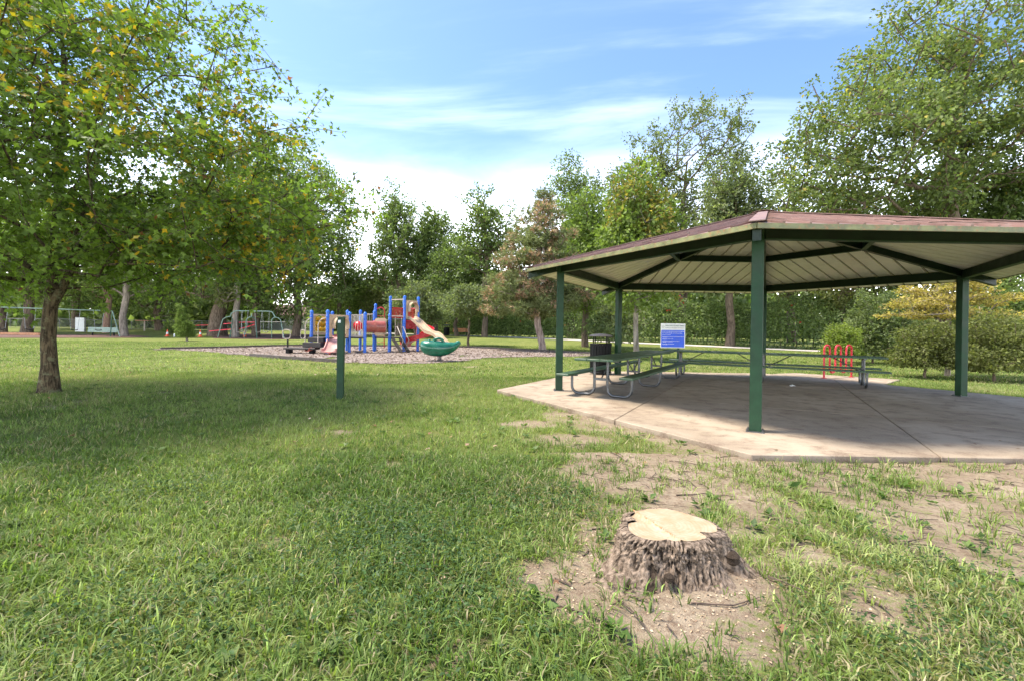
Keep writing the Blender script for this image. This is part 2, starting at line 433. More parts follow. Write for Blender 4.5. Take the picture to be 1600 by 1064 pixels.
def mulch_mat(name, a, b_, c_):
    m, nt, out = new_mat(name)
    v = coords(nt)
    n1 = noise(nt, v, 0.8, 5, 0.6); n2 = noise(nt, v, 14, 5, 0.75)
    vo = nd(nt, 'ShaderNodeTexVoronoi', {'Scale': 16.0, 'Randomness': 1.0}); nt.links.new(coords(nt, 'Object', (1, 0.55, 1)), vo.inputs['Vector'])
    c = mixn(nt, ramp(nt, n2, 0.3, 0.7), a, b_)
    c = mixn(nt, ramp(nt, vo.outputs['Distance'], 0.1, 0.5, 0, 0.6), c, c_)
    c = mixn(nt, ramp(nt, n1, 0.5, 0.7, 0, 0.4), c, a)
    bb = nd(nt, 'ShaderNodeBump', {'Strength': 0.9, 'Distance': 0.05, 'Height': n2})
    p = nd(nt, 'ShaderNodeBsdfPrincipled', {'Base Color': c, 'Roughness': 0.95, 'Normal': bb.outputs[0], 'Specular IOR Level': 0.1})
    nt.links.new(p.outputs[0], out.inputs[0]); return m
M['mulch'] = mulch_mat('grey_wood_mulch', (0.12, 0.092, 0.074), (0.35, 0.292, 0.25), (0.27, 0.22, 0.19))
M['mulch_red'] = mulch_mat('red_brown_mulch', (0.09, 0.05, 0.04), (0.19, 0.12, 0.10), (0.14, 0.085, 0.07))

# ---------------------------------------------------------------- plan of the place
SC = np.array([5.225, 9.49]); SROT = 0.0077               # centre of the hexagonal shelter
def hexpt(k, r):
    a = SROT + k * math.pi / 3
    return SC[0] + r * math.cos(a), SC[1] + r * math.sin(a)
SLAB = [hexpt(k, 5.52) for k in range(6)]
PAD = [(8.25, 14.32), (9.25, 14.80), (11.25, 13.12), (9.52, 11.62)]
MULCH = [at(*p) for p in [(236, 546), (324, 550), (440, 560.5), (532, 566.5), (600, 568.5), (660, 568), (720, 565), (760, 559), (850, 557.5), (932, 555.5),
                          (926, 553), (800, 547.5), (735, 544.8), (640, 543), (560, 542.5), (480, 541.5), (430, 541.8), (340, 544.3)]]
PATH = [(-46, 76), (-24, 68), (-13, 58.5), (-5.9, 52), (3, 45), (10.5, 39.3), (18, 34.9), (22, 32.4), (30, 28), (42, 23)]
STUMP = np.array([0.90, 2.56])

def inside(poly, x, y):
    x = np.asarray(x, float); y = np.asarray(y, float); c = np.zeros(x.shape, bool); n = len(poly)
    for i in range(n):
        x0, y0 = poly[i]; x1, y1 = poly[(i + 1) % n]
        if y0 == y1: continue
        c ^= ((y0 > y) != (y1 > y)) & (x < (x1 - x0) * (y - y0) / (y1 - y0) + x0)
    return c
def dist_path(x, y, pts=PATH):
    d = np.full(np.shape(x), 1e9)
    for (x0, y0), (x1, y1) in zip(pts[:-1], pts[1:]):
        l2 = (x1 - x0) ** 2 + (y1 - y0) ** 2
        t = np.clip(((x - x0) * (x1 - x0) + (y - y0) * (y1 - y0)) / l2, 0, 1)
        d = np.minimum(d, np.hypot(x - x0 - t * (x1 - x0), y - y0 - t * (y1 - y0)))
    return d
def dirt(x, y):
    x = np.asarray(x, float); y = np.asarray(y, float)
    ap = 5.52 * math.cos(math.pi / 6)
    def side(deg):
        a = SROT + R(deg); return (x - SC[0]) * math.cos(a) + (y - SC[1]) * math.sin(a) - ap
    e_front, e_left = side(270), side(210)
    n1 = fbm(x, y, 0.9, 11) - 0.5; n2 = fbm(x, y, 0.28, 12) - 0.5
    D = np.where(e_front > -0.2, 1.08 - 0.30 * np.maximum(e_front, 0), 0) * smooth((x - 0.0) / 1.0)
    D = D * smooth((y - 1.75) / 0.8)
    D = np.maximum(D, np.where(e_left > -0.2, 0.88 - 0.95 * np.maximum(e_left, 0), 0) * smooth((9.0 - y) / 3))
    rs = np.hypot((x - STUMP[0]) * 0.9, y - STUMP[1] + 0.06)
    D = np.maximum(D, 0.92 - 0.75 * np.maximum(rs - 0.26, 0) / 0.5)
    for bx, by, br, k in ((0.27, 6.35, 0.42, 0.75), (0.75, 5.4, 0.5, 0.65), (-0.30, 1.85, 0.2, 0.5), (-1.4, 2.75, 0.25, 0.45),
                          (-1.05, 4.4, 0.2, 0.45), (2.75, 2.35, 0.45, 0.6), (1.2, 3.6, 0.7, 0.75), (2.3, 3.2, 0.8, 0.78), (3.6, 3.3, 0.8, 0.85), (2.0, 4.0, 1.0, 0.9), (3.0, 3.9, 1.2, 0.9), (1.3, 3.0, 0.5, 0.7), (2.9, 2.7, 0.6, 0.68), (1.85, 2.15, 0.35, 0.6), (0.35, 2.35, 0.4, 0.75)):
        D = np.maximum(D, k * smooth((br * 1.5 - np.hypot(x - bx, (y - by) * 1.3)) / br))
    spots = smooth((fbm(x, y, 1.3, 21) - 0.68) / 0.12) * 0.38
    D = np.maximum(D, spots)
    return np.clip(D + np.where(D > 0.03, n1 * 1.0 + n2 * 1.0, n2 * 0.3), 0, 1)

# ---------------------------------------------------------------- ground sheet
def axis(parts):
    return np.unique(np.round(np.concatenate(parts), 4))
gx = axis([-np.geomspace(12, 1200, 36), np.arange(-12, -4, 0.3), np.arange(-4, 5.6, 0.06), np.arange(5.6, 14, 0.25), np.geomspace(14, 1200, 36)])
gy = axis([[-400, -100, -30, -10, -4], np.arange(-1, 1, 0.4), np.arange(1, 7, 0.06), np.arange(7, 16, 0.16), np.arange(16, 62, 0.7), np.geomspace(62, 1800, 30)])
X, Y = np.meshgrid(gx, gy)
Zg = ground_z(X, Y)
sd = inside([hexpt(k, 5.5) for k in range(6)], X, Y)
Zg = np.where(sd, GZ - 0.09, Zg)
nx_, ny_ = len(gx), len(gy)
idx = np.arange(nx_ * ny_).reshape(ny_, nx_)
quads = np.stack([idx[:-1, :-1], idx[:-1, 1:], idx[1:, 1:], idx[1:, :-1]], -1).reshape(-1, 4)
dmask = dirt(X, Y) * (Y < 16)
g = tri_mesh('ground', np.stack([X, Y, Zg], -1).reshape(-1, 3), quads, mat=M['ground'], attrs={'dirt': dmask.ravel()}, smooth_shade=True)
tag(g, kind='structure')

def draped(name, mask_fn, bounds, step, lift, mat):
    xs = np.arange(bounds[0], bounds[1], step); ys = np.arange(bounds[2], bounds[3], step)
    A, B = np.meshgrid(xs, ys); n0, n1 = A.shape
    ok = mask_fn((A[:-1, :-1] + step / 2), (B[:-1, :-1] + step / 2))
    id_ = np.arange(A.size).reshape(A.shape)
    q = np.stack([id_[:-1, :-1], id_[:-1, 1:], id_[1:, 1:], id_[1:, :-1]], -1)[ok]
    used, invx = np.unique(q, return_inverse=True)
    V = np.stack([A, B, ground_z(A, B) + lift], -1).reshape(-1, 3)[used]
    return tag(tri_mesh(name, V, invx.reshape(-1, 4), mat=mat, smooth_shade=True), kind='structure')

def mulch_mask(x, y):
    return inside(MULCH, x + (fbm(x, y, 1.5, 31) - 0.5) * 1.2, y + (fbm(x, y, 1.2, 33) - 0.5) * 1.5) & (fbm(x, y, 1.6, 35) < 0.72)
mu = np.array(MULCH)
draped('playground_mulch', mulch_mask, (mu[:, 0].min(), mu[:, 0].max(), mu[:, 1].min(), mu[:, 1].max()), 0.16, 0.022, M['mulch'])
SW1 = [at(*p) for p in [(-160, 528), (0, 528.3), (205, 528.2), (240, 526.5), (200, 524), (0, 523.3), (-160, 521)]]
SW2 = [at(*p) for p in [(333, 529), (420, 530.7), (492, 530.3), (482, 526.2), (400, 525.3), (333, 525.6)]]
draped('swing_mulch', lambda x, y: inside(SW1, x, y + (fbm(x, y, 1, 8) - .5) * .4), (-75, -33, 32, 50), 0.3, 0.025, M['mulch_red'])
draped('swing_mulch', lambda x, y: inside(SW2, x, y + (fbm(x, y, 1, 9) - .5) * .4), (-36, -16, 41, 56), 0.3, 0.025, M['mulch_red'])

def ribbon(name, pts, w, lift, mat):
    P = []
    for (x0, y0), (x1, y1) in zip(pts[:-1], pts[1:]):
        for t in np.linspace(0, 1, 9)[:-1]: P.append((x0 + (x1 - x0) * t, y0 + (y1 - y0) * t))
    P.append(pts[-1]); P = np.array(P)
    for _ in range(6): P[1:-1] = (P[:-2] + 2 * P[1:-1] + P[2:]) / 4
    T = np.gradient(P, axis=0); T /= np.linalg.norm(T, axis=1)[:, None]; N = np.stack([-T[:, 1], T[:, 0]], 1)
    L = P + N * w / 2; Rr = P - N * w / 2; n = len(P)
    V = np.concatenate([np.c_[L, ground_z(L[:, 0], L[:, 1]) + lift], np.c_[Rr, ground_z(Rr[:, 0], Rr[:, 1]) + lift]])
    q = np.array([(i, i + 1, n + i + 1, n + i) for i in range(n - 1)])
    return tag(tri_mesh(name, V, q, mat=mat), kind='structure')
ribbon('path', PATH, 1.9, 0.03, M['path'])

# ---------------------------------------------------------------- shelter slab, cut by its control joints
def clip(poly, p, ang, keep):                              # keep the part on one side of a line, 4 mm back from it
    nrm = np.array([-math.sin(ang), math.cos(ang)]) * keep
    f = [float(np.dot(np.array(q) - p, nrm)) - 0.0045 for q in poly]
    out = []
    for i in range(len(poly)):
        a, b = poly[i], poly[(i + 1) % len(poly)]; fa, fb = f[i], f[(i + 1) % len(poly)]
        if fa >= 0: out.append(a)
        if (fa >= 0) != (fb >= 0):
            t = fa / (fa - fb); out.append((a[0] + (b[0] - a[0]) * t, a[1] + (b[1] - a[1]) * t))
    return out
slab = thing('shelter_slab', (SC[0], SC[1], 0), 'hexagonal tan concrete slab under the picnic shelter', None, kind='structure')
J1 = (np.array([1.44, 6.36]), R(60.6)); J3 = (np.array([5.47, 6.46]), R(60.3)); JL = (np.array([1.06, 9.72]), R(-31.3))
for s1, s3, sl in ((1, 1, 1), (1, 1, -1), (-1, 1, 1), (-1, 1, -1), (-1, -1, 1), (-1, -1, -1)):
    q = clip(clip(clip(SLAB, *J1, s1), *J3, s3), *JL, sl)
    if len(q) >= 3:
        MB().prism(q, -0.17, 0.0).build('slab_panel', M['concrete'], slab, bevel=0.008)
pad = MB().prism(PAD, -0.15, -0.012).build('bike_pad', M['concrete'], bevel=0.008)
tag(pad, 'small concrete apron under the red bike rack', kind='structure')

# ---------------------------------------------------------------- picnic shelter
sh = thing('picnic_shelter', (SC[0], SC[1], 0), 'hexagonal open picnic shelter with green posts and faded red metal roof', 'shelter')
RP, RE, ZE, SLOPE = 4.23, 4.96, 2.506, 0.252
APEX = Vector((SC[0], SC[1], ZE + SLOPE * RE))
def roof_z(r): return ZE + SLOPE * (RE - r)
for k in range(6):
    x, y = hexpt(k, RP); a = SROT + k * math.pi / 3
    po = MB().box((x, y, 1.30), (0.14, 0.14, 2.60), a).build('post', M['steel_green'], sh, bevel=0.008, segs=2)
    MB().box((x, y, 0.006), (0.21, 0.21, 0.013), a).build('base_plate', M['galv'], po)
    for bx_ in (-1, 1):
        for by_ in (-1, 1):
            q = Matrix.Rotation(a, 2) @ Vector((0.084 * bx_, 0.084 * by_)); MB().lathe((x + q.x, y + q.y, 0.012), [(0.011, 0), (0.011, 0.012), (0.006, 0.013), (0.006, 0.026)], 6).build('anchor_bolt', M['galv'], po)
    MB().box((x + 0.085 * math.cos(a), y + 0.085 * math.sin(a), 2.545), (0.02, 0.135, 0.10), a).build('cap_bracket', M['table_green'], po)
    # hip rafter
    def hp(r, dz): p = hexpt(k, r); return (p[0], p[1], roof_z(r) - dz)
    hpt = []
    d = Vector((math.cos(a), math.sin(a), 0)); s = Vector((-math.sin(a), math.cos(a), 0)) * 0.045
    for r in (RE - 0.06, 0.16):
        for dz, sg in ((0.205, -1), (0.205, 1), (0.062, 1), (0.062, -1)): hpt.append(Vector(hp(r, dz)) + s * sg)
    MB().hexa(hpt).build('hip_rafter', M['beam_green'], sh)
    # eave beam and purlin between neighbouring hips
    for rr, hgt, wd, nm in ((RP, 0.165, 0.075, 'eave_beam'), (RP * 0.5, 0.13, 0.06, 'purlin')):
        A = Vector((*hexpt(k, rr), roof_z(rr) - 0.066 - hgt / 2)); B = Vector((*hexpt(k + 1, rr), roof_z(rr) - 0.066 - hgt / 2))
        dd = (B - A).normalized() * (0.072 if rr == RP else 0.055)
        MB().bar(A + dd, B - dd, wd, hgt).build(nm, M['beam_green'], sh)
        fl = MB().bar(A + dd + Vector((0, 0, -hgt / 2 - 0.006)), B - dd + Vector((0, 0, -hgt / 2 - 0.006)), wd + 0.035, 0.011)
        fl.build('flange', M['steel_green'], sh)
    # roof deck of this facet: sixteen ribbed steel pans
    A = Vector((*hexpt(k, RE), ZE)); B = Vector((*hexpt(k + 1, RE), ZE))
    ex = (B - A).normalized(); mid = (A + B) / 2; ey = (APEX - mid); Bl = ey.length; ey.normalize(); ez = ex.cross(ey).normalized()
    if ez.z < 0: ez = -ez
    L = (B - A).length; n = 16; w = L / n
    bm_ = lambda q: Bl * (1 - abs(q) / (L / 2))
    def P(q, b, h): return mid + ex * q + ey * b + ez * h
    for i in range(n):
        a0 = -L / 2 + i * w; a1 = a0 + w
        mb = MB()
        def strip(q0, q1, h0, h1, slot):
            mb.cur = slot
            pl = [(q0, 0), (q1, 0), (q1, max(bm_(q1), 0.002)), (q0, max(bm_(q0), 0.002))]
            mb.plate([P(q, b, h0) for q, b in pl], ez * (h1 - h0))
        strip(a0, a1, -0.012, 0.0, 0)
        strip(a0 + 0.024, a1 - 0.024, -0.052, -0.012, 1)
        if i: 
            strip(a0 - 0.016, a0 + 0.016, 0.0005, 0.026, 0)
            strip(a0 - 0.0235, a0 + 0.0235, -0.0185, -0.0125, 2)
        mb.build('roof_panel', [M['roof_top'], M['ceiling'], M['rib_dark']], sh)
    MB().bar(A + Vector((0, 0, -0.03)), B + Vector((0, 0, -0.03)), 0.03, 0.062).build('eave_trim', M['trim'], sh)
    c0 = Vector((*hexpt(k, RE + 0.03), roof_z(RE + 0.03) + 0.028)); c1 = APEX + Vector((0, 0, 0.038))
    MB().bar(c0, c1, 0.17, 0.012).build('hip_cap', M['roof_top'], sh)
MB().lathe((SC[0], SC[1], roof_z(0) - 0.36), [(0.17, 0), (0.17, 0.26)], 6, SROT).build('compression_ring', M['beam_green'], sh)
MB().lathe((SC[0], SC[1], roof_z(0) + 0.02), [(0.24, 0), (0.2, 0.012), (0.03, 0.03)], 6, SROT).build('apex_cap', M['roof_top'], sh)

# ---------------------------------------------------------------- picnic tables
def table_parts(root, frames):
    L2 = frames[-1] + 0.42
    for j in (-1, 0, 1):
        MB().box((0, j * 0.252, 0.712), (2 * L2, 0.244, 0.042)).build('top_plank', M['table_green'], root, bevel=0.006)
    for sd_ in (-1, 1):
        MB().box((0, sd_ * 0.62, 0.405), (2 * L2 + 0.02, 0.25, 0.042)).build('bench_plank', M['table_green'], root, bevel=0.006)
    for i, fx in enumerate(frames):
        fr = MB()
        fr.box((fx, 0, 0.677), (0.06, 0.70, 0.028)).box((fx, 0, 0.33), (0.05, 0.28, 0.045))
        f = fr.build('cross_plate', M['galv'], root)
        for sd_ in (-1, 1):
            y0, y1, r = 0.13 * sd_, 0.60 * sd_, 0.14
            p = [(fx, y0, 0.665), (fx, y0, 0.2 + 0.026)]
            p += arc((fx, y0 + r * sd_, r + 0.027), r, math.pi, 1.5 * math.pi, 7, (0, sd_, 0), (0, 0, 1))
            p += arc((fx, y1 - r * sd_, r + 0.027), r, 1.5 * math.pi, 2 * math.pi, 7, (0, sd_, 0), (0, 0, 1))
            p += [(fx, y1, 0.2 + 0.03), (fx, y1, 0.36)]
            MB().tube(p, 0.026, 10).build('leg', M['galv'], root, sm=50)
            MB().box((fx, y1, 0.371), (0.06, 0.22, 0.024)).build('bench_bracket', M['galv'], root)
        for dx in ((1,) if i == 0 else (-1,) if i == len(frames) - 1 else (-1, 1)):
            MB().tube([(fx + dx * 0.02, 0, 0.34), (fx + dx * 0.62, 0, 0.685)], 0.013, 6).build('brace', M['galv'], root, sm=50)
FR = [-2.12, 0.0, 2.12]
t1 = thing('picnic_table', (0, 0, 0), 'long green picnic table beside the black trash can, pointing away from the stump', 'picnic table', 'long picnic tables in the shelter')
table_parts(t1, FR)
t2 = copy_tree(t1)
t2['label'] = 'long green picnic table in front of the red bike rack, seen side-on'
f1, f3 = np.array([1.72, 8.70]), np.array([3.94, 12.32])
t1.location = (*((f1 + f3) / 2), 0.001); t1.rotation_euler.z = math.atan2(*(f3 - f1)[::-1])
g1, g3 = np.array([4.98, 13.18]), np.array([8.50, 11.05])
t2.location = (*((g1 + g3) / 2), 0.001); t2.rotation_euler.z = math.atan2(*(g3 - g1)[::-1])

# ---------------------------------------------------------------- litter bin by the shelter post
def litter_bin(name, loc, s, label, slats=22):
    t = thing(name, loc, label, 'trash can'); x, y, z = loc
    lin = MB().lathe((x, y, z + 0.03 * s), [(0.26 * s, 0), (0.275 * s, 0.82 * s)], 20).build('liner', M['black'], t, sm=40)
    for k in range(slats):
        a = 2 * math.pi * k / slats
        MB().box((x + 0.305 * s * math.cos(a), y + 0.305 * s * math.sin(a), z + 0.46 * s), (0.012 * s, 0.058 * s, 0.84 * s), a).build('slat', M['black'], t)
    for zz in (0.06, 0.46, 0.89):
        MB().tube([(x + 0.318 * s * math.cos(q), y + 0.318 * s * math.sin(q), z + zz * s) for q in np.linspace(0, 2 * math.pi, 25)[:-1]], 0.014 * s, 6, True).build('hoop', M['black'], t, sm=50)
    for k in range(4):
        a = 2 * math.pi * (k + 0.3) / 4
        MB().tube([(x + 0.27 * s * math.cos(a), y + 0.27 * s * math.sin(a), z + 0.88 * s), (x + 0.27 * s * math.cos(a), y + 0.27 * s * math.sin(a), z + 1.11 * s)], 0.016 * s, 6).build('lid_post', M['black'], t)
    MB().lathe((x, y, z + 1.10 * s), [(0.355 * s, 0), (0.36 * s, 0.02 * s), (0.30 * s, 0.055 * s), (0.16 * s, 0.085 * s), (0.02 * s, 0.095 * s)], 24).build('lid', M['charcoal'], t, sm=50)
    return t
litter_bin('trash_can', (2.60, 13.25, 0.0), 0.98, 'black slatted trash can with raised lid beside the shelter post')

# ---------------------------------------------------------------- bike rack
rk = thing('bike_rack', (9.65, 13.4, -0.01), 'bright red wave-shaped bike rack on the concrete apron', 'bike rack')
ra, rb = Vector((9.08, 13.16, -0.012)), Vector((10.22, 13.62, -0.012))
u = (rb - ra); Ln = u.length; u.normalize(); step = Ln / 5; zt, zb = 0.94 - step / 2, 0.14 + step / 2
pts = [ra + Vector((0, 0, 0))]
for i in range(5):
    c = ra + u * (step * (i + 0.5))
    if i % 2 == 0: pts += arc(c + Vector((0, 0, zt + 0.012)), step / 2, math.pi, 0, 10, u, (0, 0, 1))
    else: pts += arc(c + Vector((0, 0, zb + 0.012)), step / 2, math.pi, 2 * math.pi, 10, u, (0, 0, 1))
pts.append(rb)
MB().tube(pts, 0.026, 10).build('wave_pipe', M['rack_red'], rk, sm=60)
for q in (ra, rb): MB().lathe(q, [(0.075, 0), (0.075, 0.01), (0.045, 0.016)], 14).build('floor_flange', M['rack_red'], rk)

# ---------------------------------------------------------------- park rules sign
SY = 17.0; sx0, sx1 = px_x(1032.5, 525, SY), px_x(1070.5, 525, SY); sz0, sz1 = px_z(1051, 543.5, SY), px_z(1051, 506, SY)
sx = (sx0 + sx1) / 2
sg = thing('park_sign', (sx, SY, GZ), 'blue and white park notice board on a green post behind the tables', 'sign')
MB().box((sx + 0.22, SY + 0.05, (GZ + sz1 - 0.1) / 2), (0.07, 0.07, sz1 - 0.1 - GZ), 0).build('post', M['steel_green'], sg)
MB().box((sx, SY, (sz0 + sz1) / 2), (sx1 - sx0, 0.022, sz1 - sz0)).build('board', M['sign_white'], sg, bevel=0.004)
hb = sz0 + (sz1 - sz0) * 0.735
MB().box((sx - 0.012, SY - 0.0125, (sz0 + hb) / 2 + 0.012), (sx1 - sx0 - 0.045, 0.004, hb - sz0 - 0.03)).build('blue_panel', M['sign_blue'], sg)
def lettering(txt, size, x, z, mat, width=None):
    cu = bpy.data.curves.new('lettering', 'FONT'); cu.body = txt; cu.size = size; cu.extrude = 0.0015; cu.materials.append(mat)
    tmp = bpy.data.objects.new('lettering_curve', cu); COL.objects.link(tmp)
    bpy.context.view_layer.update()
    me = bpy.data.meshes.new_from_object(tmp.evaluated_get(bpy.context.evaluated_depsgraph_get()))
    bpy.data.objects.remove(tmp); me.name = 'lettering'
    o = bpy.data.objects.new('lettering', me); COL.objects.link(o); o.parent = sg
    bpy.context.view_layer.update()
    if width: o.scale = (width / max(o.dimensions.x, 1e-3), 1, 1)
    o.rotation_euler = (R(90), 0, 0); o.location = Vector((x, SY - 0.017, z)) - ORG[sg.name]
    return o
W = sx1 - sx0; Hh = sz1 - sz0
lettering('WELCOME TO INDY PARKS', 0.075, sx0 + W * 0.17, sz1 - Hh * 0.115, M['ink'], W * 0.78)
lettering('THANK YOU FOR VISITING OUR FACILITY', 0.04, sx0 + W * 0.17, sz1 - Hh * 0.195, M['ink_tan'], W * 0.77)
em = MB(); em.tube([(sx0 + W * 0.085 + 0.035 * math.cos(q), SY - 0.014, sz1 - Hh * 0.13 + 0.045 * math.sin(q)) for q in np.linspace(0, 2 * math.pi, 17)[:-1]], 0.004, 4, True)
em.build('emblem', M['ink_tan'], sg)
lettering('AND PLEASE ADHERE TO THE FOLLOWING:', 0.04, sx0 + W * 0.05, sz0 + Hh * 0.585, M['sign_white'], W * 0.83)
rs_ = random.Random(4)
for zf, wf, th, xo in ((0.675, 0.88, 0.024, 0), (0.53, 0.33, 0.014, 0), (0.455, 0.86, 0.016, 0), (0.43, 0.16, 0.014, 0.03), (0.375, 0.45, 0.016, 0), (0.35, 0.15, 0.014, 0.03), (0.285, 0.72, 0.016, 0), (0.26, 0.42, 0.016, 0.02), (0.235, 0.14, 0.014, 0.03), (0.165, 0.48, 0.018, 0), (0.14, 0.16, 0.014, 0.03)):
    q = sx0 + W * (0.05 + xo); e = q + W * wf
    row = MB()
    while q < e:                                           # a row of print too small to read
        ww = rs_.uniform(0.02, 0.06); row.box((min(q + ww / 2, e), SY - 0.0155, sz0 + Hh * zf), (ww, 0.002, th * 0.6)); q += ww + 0.012
    row.build('print_line', M['sign_white'], sg)

# ---------------------------------------------------------------- lone green post on the lawn
px0 = -3.06; py0 = 8.12
lp = thing('green_post', (px0, py0, GZ), 'lone dark green square post standing on the open lawn', 'post')
MB().box((px0, py0, 0.67), (0.115, 0.10, 1.48), R(6)).build('shaft', M['steel_green'], lp, bevel=0.006)
MB().box((px0, py0, 1.42), (0.123, 0.108, 0.022), R(6)).build('cap', M['table_green'], lp, bevel=0.004)
MB().box((px0 - 0.02 + 0.005, py0 - 0.0535, 1.345), (0.045, 0.004, 0.05), R(6)).build('sticker', M['white'], lp)
MB().box((px0 - 0.068, py0 - 0.01, 0.50), (0.03, 0.04, 0.03), R(6)).build('hasp', M['galv'], lp)

# ---------------------------------------------------------------- stump
st = thing('tree_stump', (STUMP[0], STUMP[1], GZ), 'fresh cut tree stump with pale top and rough bark in the bare soil', 'stump')
def stump_outline(q):                                      # lobed rim of the cut
    r = 0.245 + 0.020 * np.cos(2 * q - 0.5) + 0.014 * np.cos(3 * q + 1.1) + 0.008 * np.cos(5 * q)
    for q0, dep, wd in ((-0.60, 0.065, 0.13), (2.78, 0.05, 0.14), (-1.95, 0.022, 0.12)):
        dq = np.angle(np.exp(1j * (q - q0))); r = r - dep * np.exp(-(dq / wd) ** 2)
    return r
nq, nh = 440, 64
Q = np.linspace(0, 2 * math.pi, nq, endpoint=False); T = np.linspace(0, 1, nh)
HS = 0.252
qq, tt = np.meshgrid(Q, T)
flare = 1 + (0.50 + 0.20 * np.cos(3 * qq + 0.6) + 0.16 * np.cos(5 * qq + 2.0) + 0.55 * np.exp(-(np.angle(np.exp(1j * (qq - 5.25))) / 0.33) ** 2) + 0.30 * np.exp(-(np.angle(np.exp(1j * (qq - 3.9))) / 0.5) ** 2) + 0.05 * np.exp(-(np.angle(np.exp(1j * (qq - 6.1))) / 0.3) ** 2)) * ((1 - tt) * 0.46 + (1 - tt) ** 3.2 * 0.62)
rad = stump_outline(qq) * flare + 0.004 + 0.014 * smooth((1 - tt) / 0.06)
u_ = np.cos(qq) * 3.0; v_ = np.sin(qq) * 3.0
ridge0 = fbm(qq * 14 + fbm(qq * 3, tt * 3, 1, 41) * 2.5, tt * 3.2, 1, 40, 3)
wrap = smooth((qq) / 0.25) * smooth((2 * math.pi - qq) / 0.25)
rid2 = fbm(qq * 34 + fbm(qq * 5, tt * 4, 1, 48) * 3, tt * 7, 1, 47, 3)
ridge = 0.5 * (1 - np.abs(2 * ridge0 - 1) * 1.6) + 0.5 * rid2
chunk = fbm(qq * 30, tt * 20, 1, 44, 3)
rad = rad + ((ridge - 0.5) * 0.044 + (chunk - 0.5) * 0.045 * smooth((tt - 0.45) / 0.3)) * wrap * (1 - smooth((tt - 0.94) / 0.05) * 0.97)
zz = GZ - 0.03 + tt * HS + (chunk - 0.5) * 0.012 * (1 - tt) + 0.02 * (1 - tt) ** 4
rad = np.concatenate([rad, stump_outline(qq[-1:]) * 0.935]); qq = np.concatenate([qq, qq[-1:]]); zz = np.concatenate([zz, zz[-1:] + 0.002]); nh += 1
ridge = np.concatenate([ridge, ridge[-1:]]); chunk = np.concatenate([chunk, chunk[-1:]]); tt = np.concatenate([tt, tt[-1:]])
SV = np.stack([STUMP[0] + rad * np.cos(qq), STUMP[1] + rad * np.sin(qq), zz], -1).reshape(-1, 3)
ii = np.arange(nq * nh).reshape(nh, nq); jj = np.roll(ii, -1, 1)
SQ = np.stack([ii[:-1], jj[:-1], jj[1:], ii[1:]], -1).reshape(-1, 4)
M['bark_stump'] = bark_mat('stump_bark', (0.120, 0.086, 0.060), (0.33, 0.250, 0.185), 40, 1.0, attr='ridge')
bk = tri_mesh('bark', SV, SQ, mat=M['bark_stump'], parent=st, attrs={'ridge': np.clip(0.5 + (ridge - 0.5) * 1.1 + (chunk - 0.5) * 0.9 * smooth((tt - 0.45) / 0.3), 0, 1).ravel()})
def wood_mat():
    m, nt, out = new_mat('fresh_cut_wood')
    v = coords(nt)
    n1 = noise(nt, v, 9, 5, 0.6); n2 = noise(nt, v, 60, 3, 0.7); n3 = noise(nt, coords(nt, 'Object', (60, 6, 1)), 1.0, 3)
    wv = nd(nt, 'ShaderNodeTexWave', {'Scale': 14.0, 'Distortion': 6.0, 'Detail': 3.0, 'Detail Scale': 1.2}, wave_type='RINGS', rings_direction='Z')
    nt.links.new(v, wv.inputs['Vector'])
    c = mixn(nt, ramp(nt, n1, 0.35, 0.65), (0.31, 0.225, 0.135), (0.365, 0.295, 0.21))
    c = mixn(nt, ramp(nt, wv.outputs['Fac'], 0.2, 0.9, 0, 0.26), c, (0.26, 0.165, 0.085))
    c = mixn(nt, ramp(nt, n3, 0.55, 0.8, 0, 0.35), c, (0.27, 0.165, 0.08))
    c = mixn(nt, ramp(nt, n1, 0.62, 0.74, 0, 0.55), c, (0.22, 0.125, 0.055))
    b = nd(nt, 'ShaderNodeBump', {'Strength': 0.5, 'Distance': 0.004, 'Height': n2})
    p = nd(nt, 'ShaderNodeBsdfPrincipled', {'Base Color': c, 'Roughness': 0.8, 'Normal': b.outputs[0], 'Specular IOR Level': 0.15})
    nt.links.new(p.outputs[0], out.inputs[0]); return m
M['wood'] = wood_mat()
rr_ = np.linspace(0, 1, 16)
qa, ra_ = np.meshgrid(Q, rr_)
ro = stump_outline(qa) * ra_ * (0.945 + 0.012 * np.sin(qa * 23) * np.sin(qa * 9))
tx, ty = ro * np.cos(qa), ro * np.sin(qa)
cut = (tx * 0.94 + ty * 0.34 + 0.075)                      # the felling cut steps along this line
tz = GZ + HS - 0.0255 + np.where(cut > 0, 0.0, -0.014) + 0.006 * np.exp(-(cut / 0.012) ** 2) + (fbm(tx, ty, 0.03, 61) - 0.5) * 0.003 + 0.0 * ty
TV = np.stack([STUMP[0] + tx, STUMP[1] + ty, tz], -1).reshape(-1, 3)
ii = np.arange(nq * 16).reshape(16, nq); jj = np.roll(ii, -1, 1)
TQ = np.stack([ii[:-1], jj[:-1], jj[1:], ii[1:]], -1).reshape(-1, 4)
tri_mesh('cut_top', TV, TQ, mat=M['wood'], parent=st)
mbk = MB()
torn = [Vector((STUMP[0] + p * -0.34 - 0.075, STUMP[1] + p * 0.94, GZ + HS - 0.024 + 0.003 * math.sin(p * 90))) for p in np.linspace(-0.19, 0.21, 16)]
mbk.tube(torn, [0.002 + 0.003 * abs(math.sin(i * 2.3)) for i in range(16)], 5)
mbk.build('torn_hinge_wood', M['beam_wood'], st)
